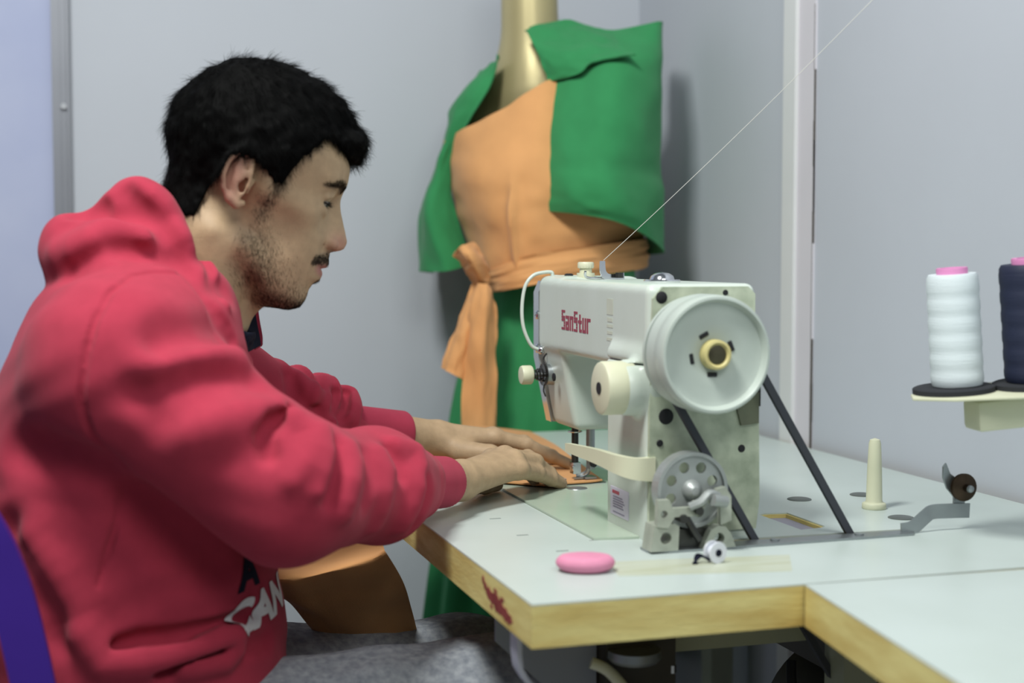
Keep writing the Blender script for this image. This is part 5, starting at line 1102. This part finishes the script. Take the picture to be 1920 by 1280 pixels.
# ---------------------------------------------------------------- fabric being sewn
fab = thing('orange_fabric', 'orange fabric being sewn, spread over table and hanging to the lap', 'fabric', (.45, 1.75, .76))
p1 = [[(.575, 1.722, .7655), (.610, 1.729, .7655), (.645, 1.733, .7655), (.662, 1.738, .7660)],
      [(.50, 1.80, .766), (.57, 1.81, .7655), (.63, 1.81, .7655), (.672, 1.81, .7665)],
      [(.44, 1.93, .766), (.53, 1.945, .7665), (.62, 1.94, .770), (.690, 1.93, .767)],
      [(.40, 2.09, .766), (.50, 2.10, .770), (.62, 2.10, .782), (.716, 2.09, .766)],
      [(.385, 2.25, .764), (.50, 2.26, .768), (.62, 2.265, .778), (.735, 2.275, .764)]]
def flat(u, v): return wr(9, .0025, 9)(u, v)
grid_sheet('sewn_panel', p1, ORANGE, fab, .0016, 10, None)
p2 = [[(.352, 1.80, .772), (.359, 1.84, .772), (.364, 1.88, .772), (.368, 1.95, .771), (.372, 2.0, .770)],
      [(.26, 1.74, .735), (.29, 1.76, .740), (.320, 1.79, .750), (.340, 1.83, .758), (.352, 1.90, .76)],
      [(0.194, 1.660, 0.706), (0.237, 1.660, 0.706), (0.288, 1.660, 0.709), (0.333, 1.660, 0.716), (0.349, 1.660, 0.715)],
      [(0.182, 1.565, 0.709), (0.226, 1.565, 0.704), (0.271, 1.565, 0.710), (0.314, 1.565, 0.720), (0.333, 1.565, 0.728)],
      [(0.201, 1.600, 0.687), (0.246, 1.600, 0.671), (0.289, 1.600, 0.671), (0.339, 1.600, 0.677), (0.362, 1.600, 0.682)],
      [(0.236, 1.635, 0.655), (0.270, 1.635, 0.636), (0.308, 1.635, 0.630), (0.353, 1.635, 0.636), (0.380, 1.635, 0.641)],
      [(0.268, 1.660, 0.621), (0.293, 1.660, 0.599), (0.332, 1.660, 0.590), (0.371, 1.660, 0.588), (0.395, 1.660, 0.601)]]
grid_sheet('draped_panel', p2, ORANGE, fab, .0016, 10, wr(10, .006, 4))
p3 = [[(.400, 2.24, .766), (.42, 2.10, .768), (.45, 1.94, .768), (.505, 1.80, .7665)], [(.372, 2.20, .770), (.385, 2.08, .771), (.40, 1.93, .772), (.43, 1.82, .769)], [(.350, 2.14, .764), (.352, 2.04, .768), (.354, 1.93, .771), (.358, 1.82, .770)]]
grid_sheet('edge_fold', p3, ORANGE, fab, .0016, 10, None)
# ---------------------------------------------------------------- purple chair
PUR = mat('purple_plastic', '3a1d86', .45, var=.06, vscale=20, spec=.4)
ch = thing('plastic_chair', 'purple plastic chair behind the person at the left edge', 'chair', (.10, 1.55, 0))
for s in (-1, 1):
    y0 = 1.55 + s * .245
    P = spline([(-.012, y0 + s * .004, .47), (-.022, y0 + s * .004, .56), (-.038, y0 + s * .003, .68), (-.060, y0, .78), (-.092, y0 - s * .004, .845), (-.15, y0 - s * .03, .90)], 6)
    bm = BM(); tube(bm, P, 0, flat=(.022, .036), up=(1, 0, .3)); obj('back_rail', bm, PUR, ch, bevel=.006)
grid_sheet('backrest', [[(-.175 - .045 * math.cos(y * 7) + .02 * k, 1.55 + y, .905 - .10 * k) for y in (-.20, -.10, 0, .10, .20)] for k in range(4)], PUR, ch, .006, 8)
bm = BM(); prism(bm, [(-.10, 1.33), (.33, 1.315), (.36, 1.35), (.36, 1.75), (.33, 1.785), (-.10, 1.77)], 2, .432, .445); obj('seat', bm, PUR, ch, bevel=.005)
for x, y, dx in ((-.07, 1.35, -.06), (-.07, 1.75, -.06), (.32, 1.345, .02), (.32, 1.755, .02)):
    bm = BM(); tube(bm, [(x, y, .44), (x + dx, y + (.02 if y > 1.5 else -.02), 0)], 0, flat=(.035, .03), up=(1, 0, 0)); obj('leg', bm, PUR, ch, bevel=.004)
CAM = bpy.data.cameras.new('camera'); CO = bpy.data.objects.new('camera', CAM); COL.objects.link(CO)
CO.location = (0, 0, 1.06); CO.rotation_euler = (math.radians(90 - 3.4336), 0, math.radians(-17.1813))
CAM.sensor_width = 36; CAM.lens = 50; CAM.clip_start = .05
CAM.dof.use_dof = True; CAM.dof.focus_distance = 1.72; CAM.dof.aperture_fstop = 3.2
SC.camera = CO
SC.view_settings.view_transform = 'Standard'; SC.view_settings.look = 'None'; SC.view_settings.gamma = 1; SC.view_settings.exposure = 0
W = bpy.data.worlds.new('world'); SC.world = W; W.use_nodes = True
W.node_tree.nodes['Background'].inputs[0].default_value = (.80, .90, 1.0, 1); W.node_tree.nodes['Background'].inputs[1].default_value = .18
def area(name, loc, target, sx, sy, power, col=(1, 1, 1)):
    l = bpy.data.lights.new(name, 'AREA'); l.shape = 'RECTANGLE'; l.size = sx; l.size_y = sy; l.energy = power; l.color = col
    o = bpy.data.objects.new(name, l); COL.objects.link(o); o.location = loc
    o.rotation_euler = (Vector(target) - Vector(loc)).to_track_quat('-Z', 'Y').to_euler(); return o
area('ceiling_lamp', (-.26, .92, 2.55), (.3, 1.7, .8), .40, .40, 43, (.985, 1, .97))
area('room_lamp', (.45, -.45, 2.5), (.6, 1.5, .8), 1.0, .8, 20, (.985, 1, .97))
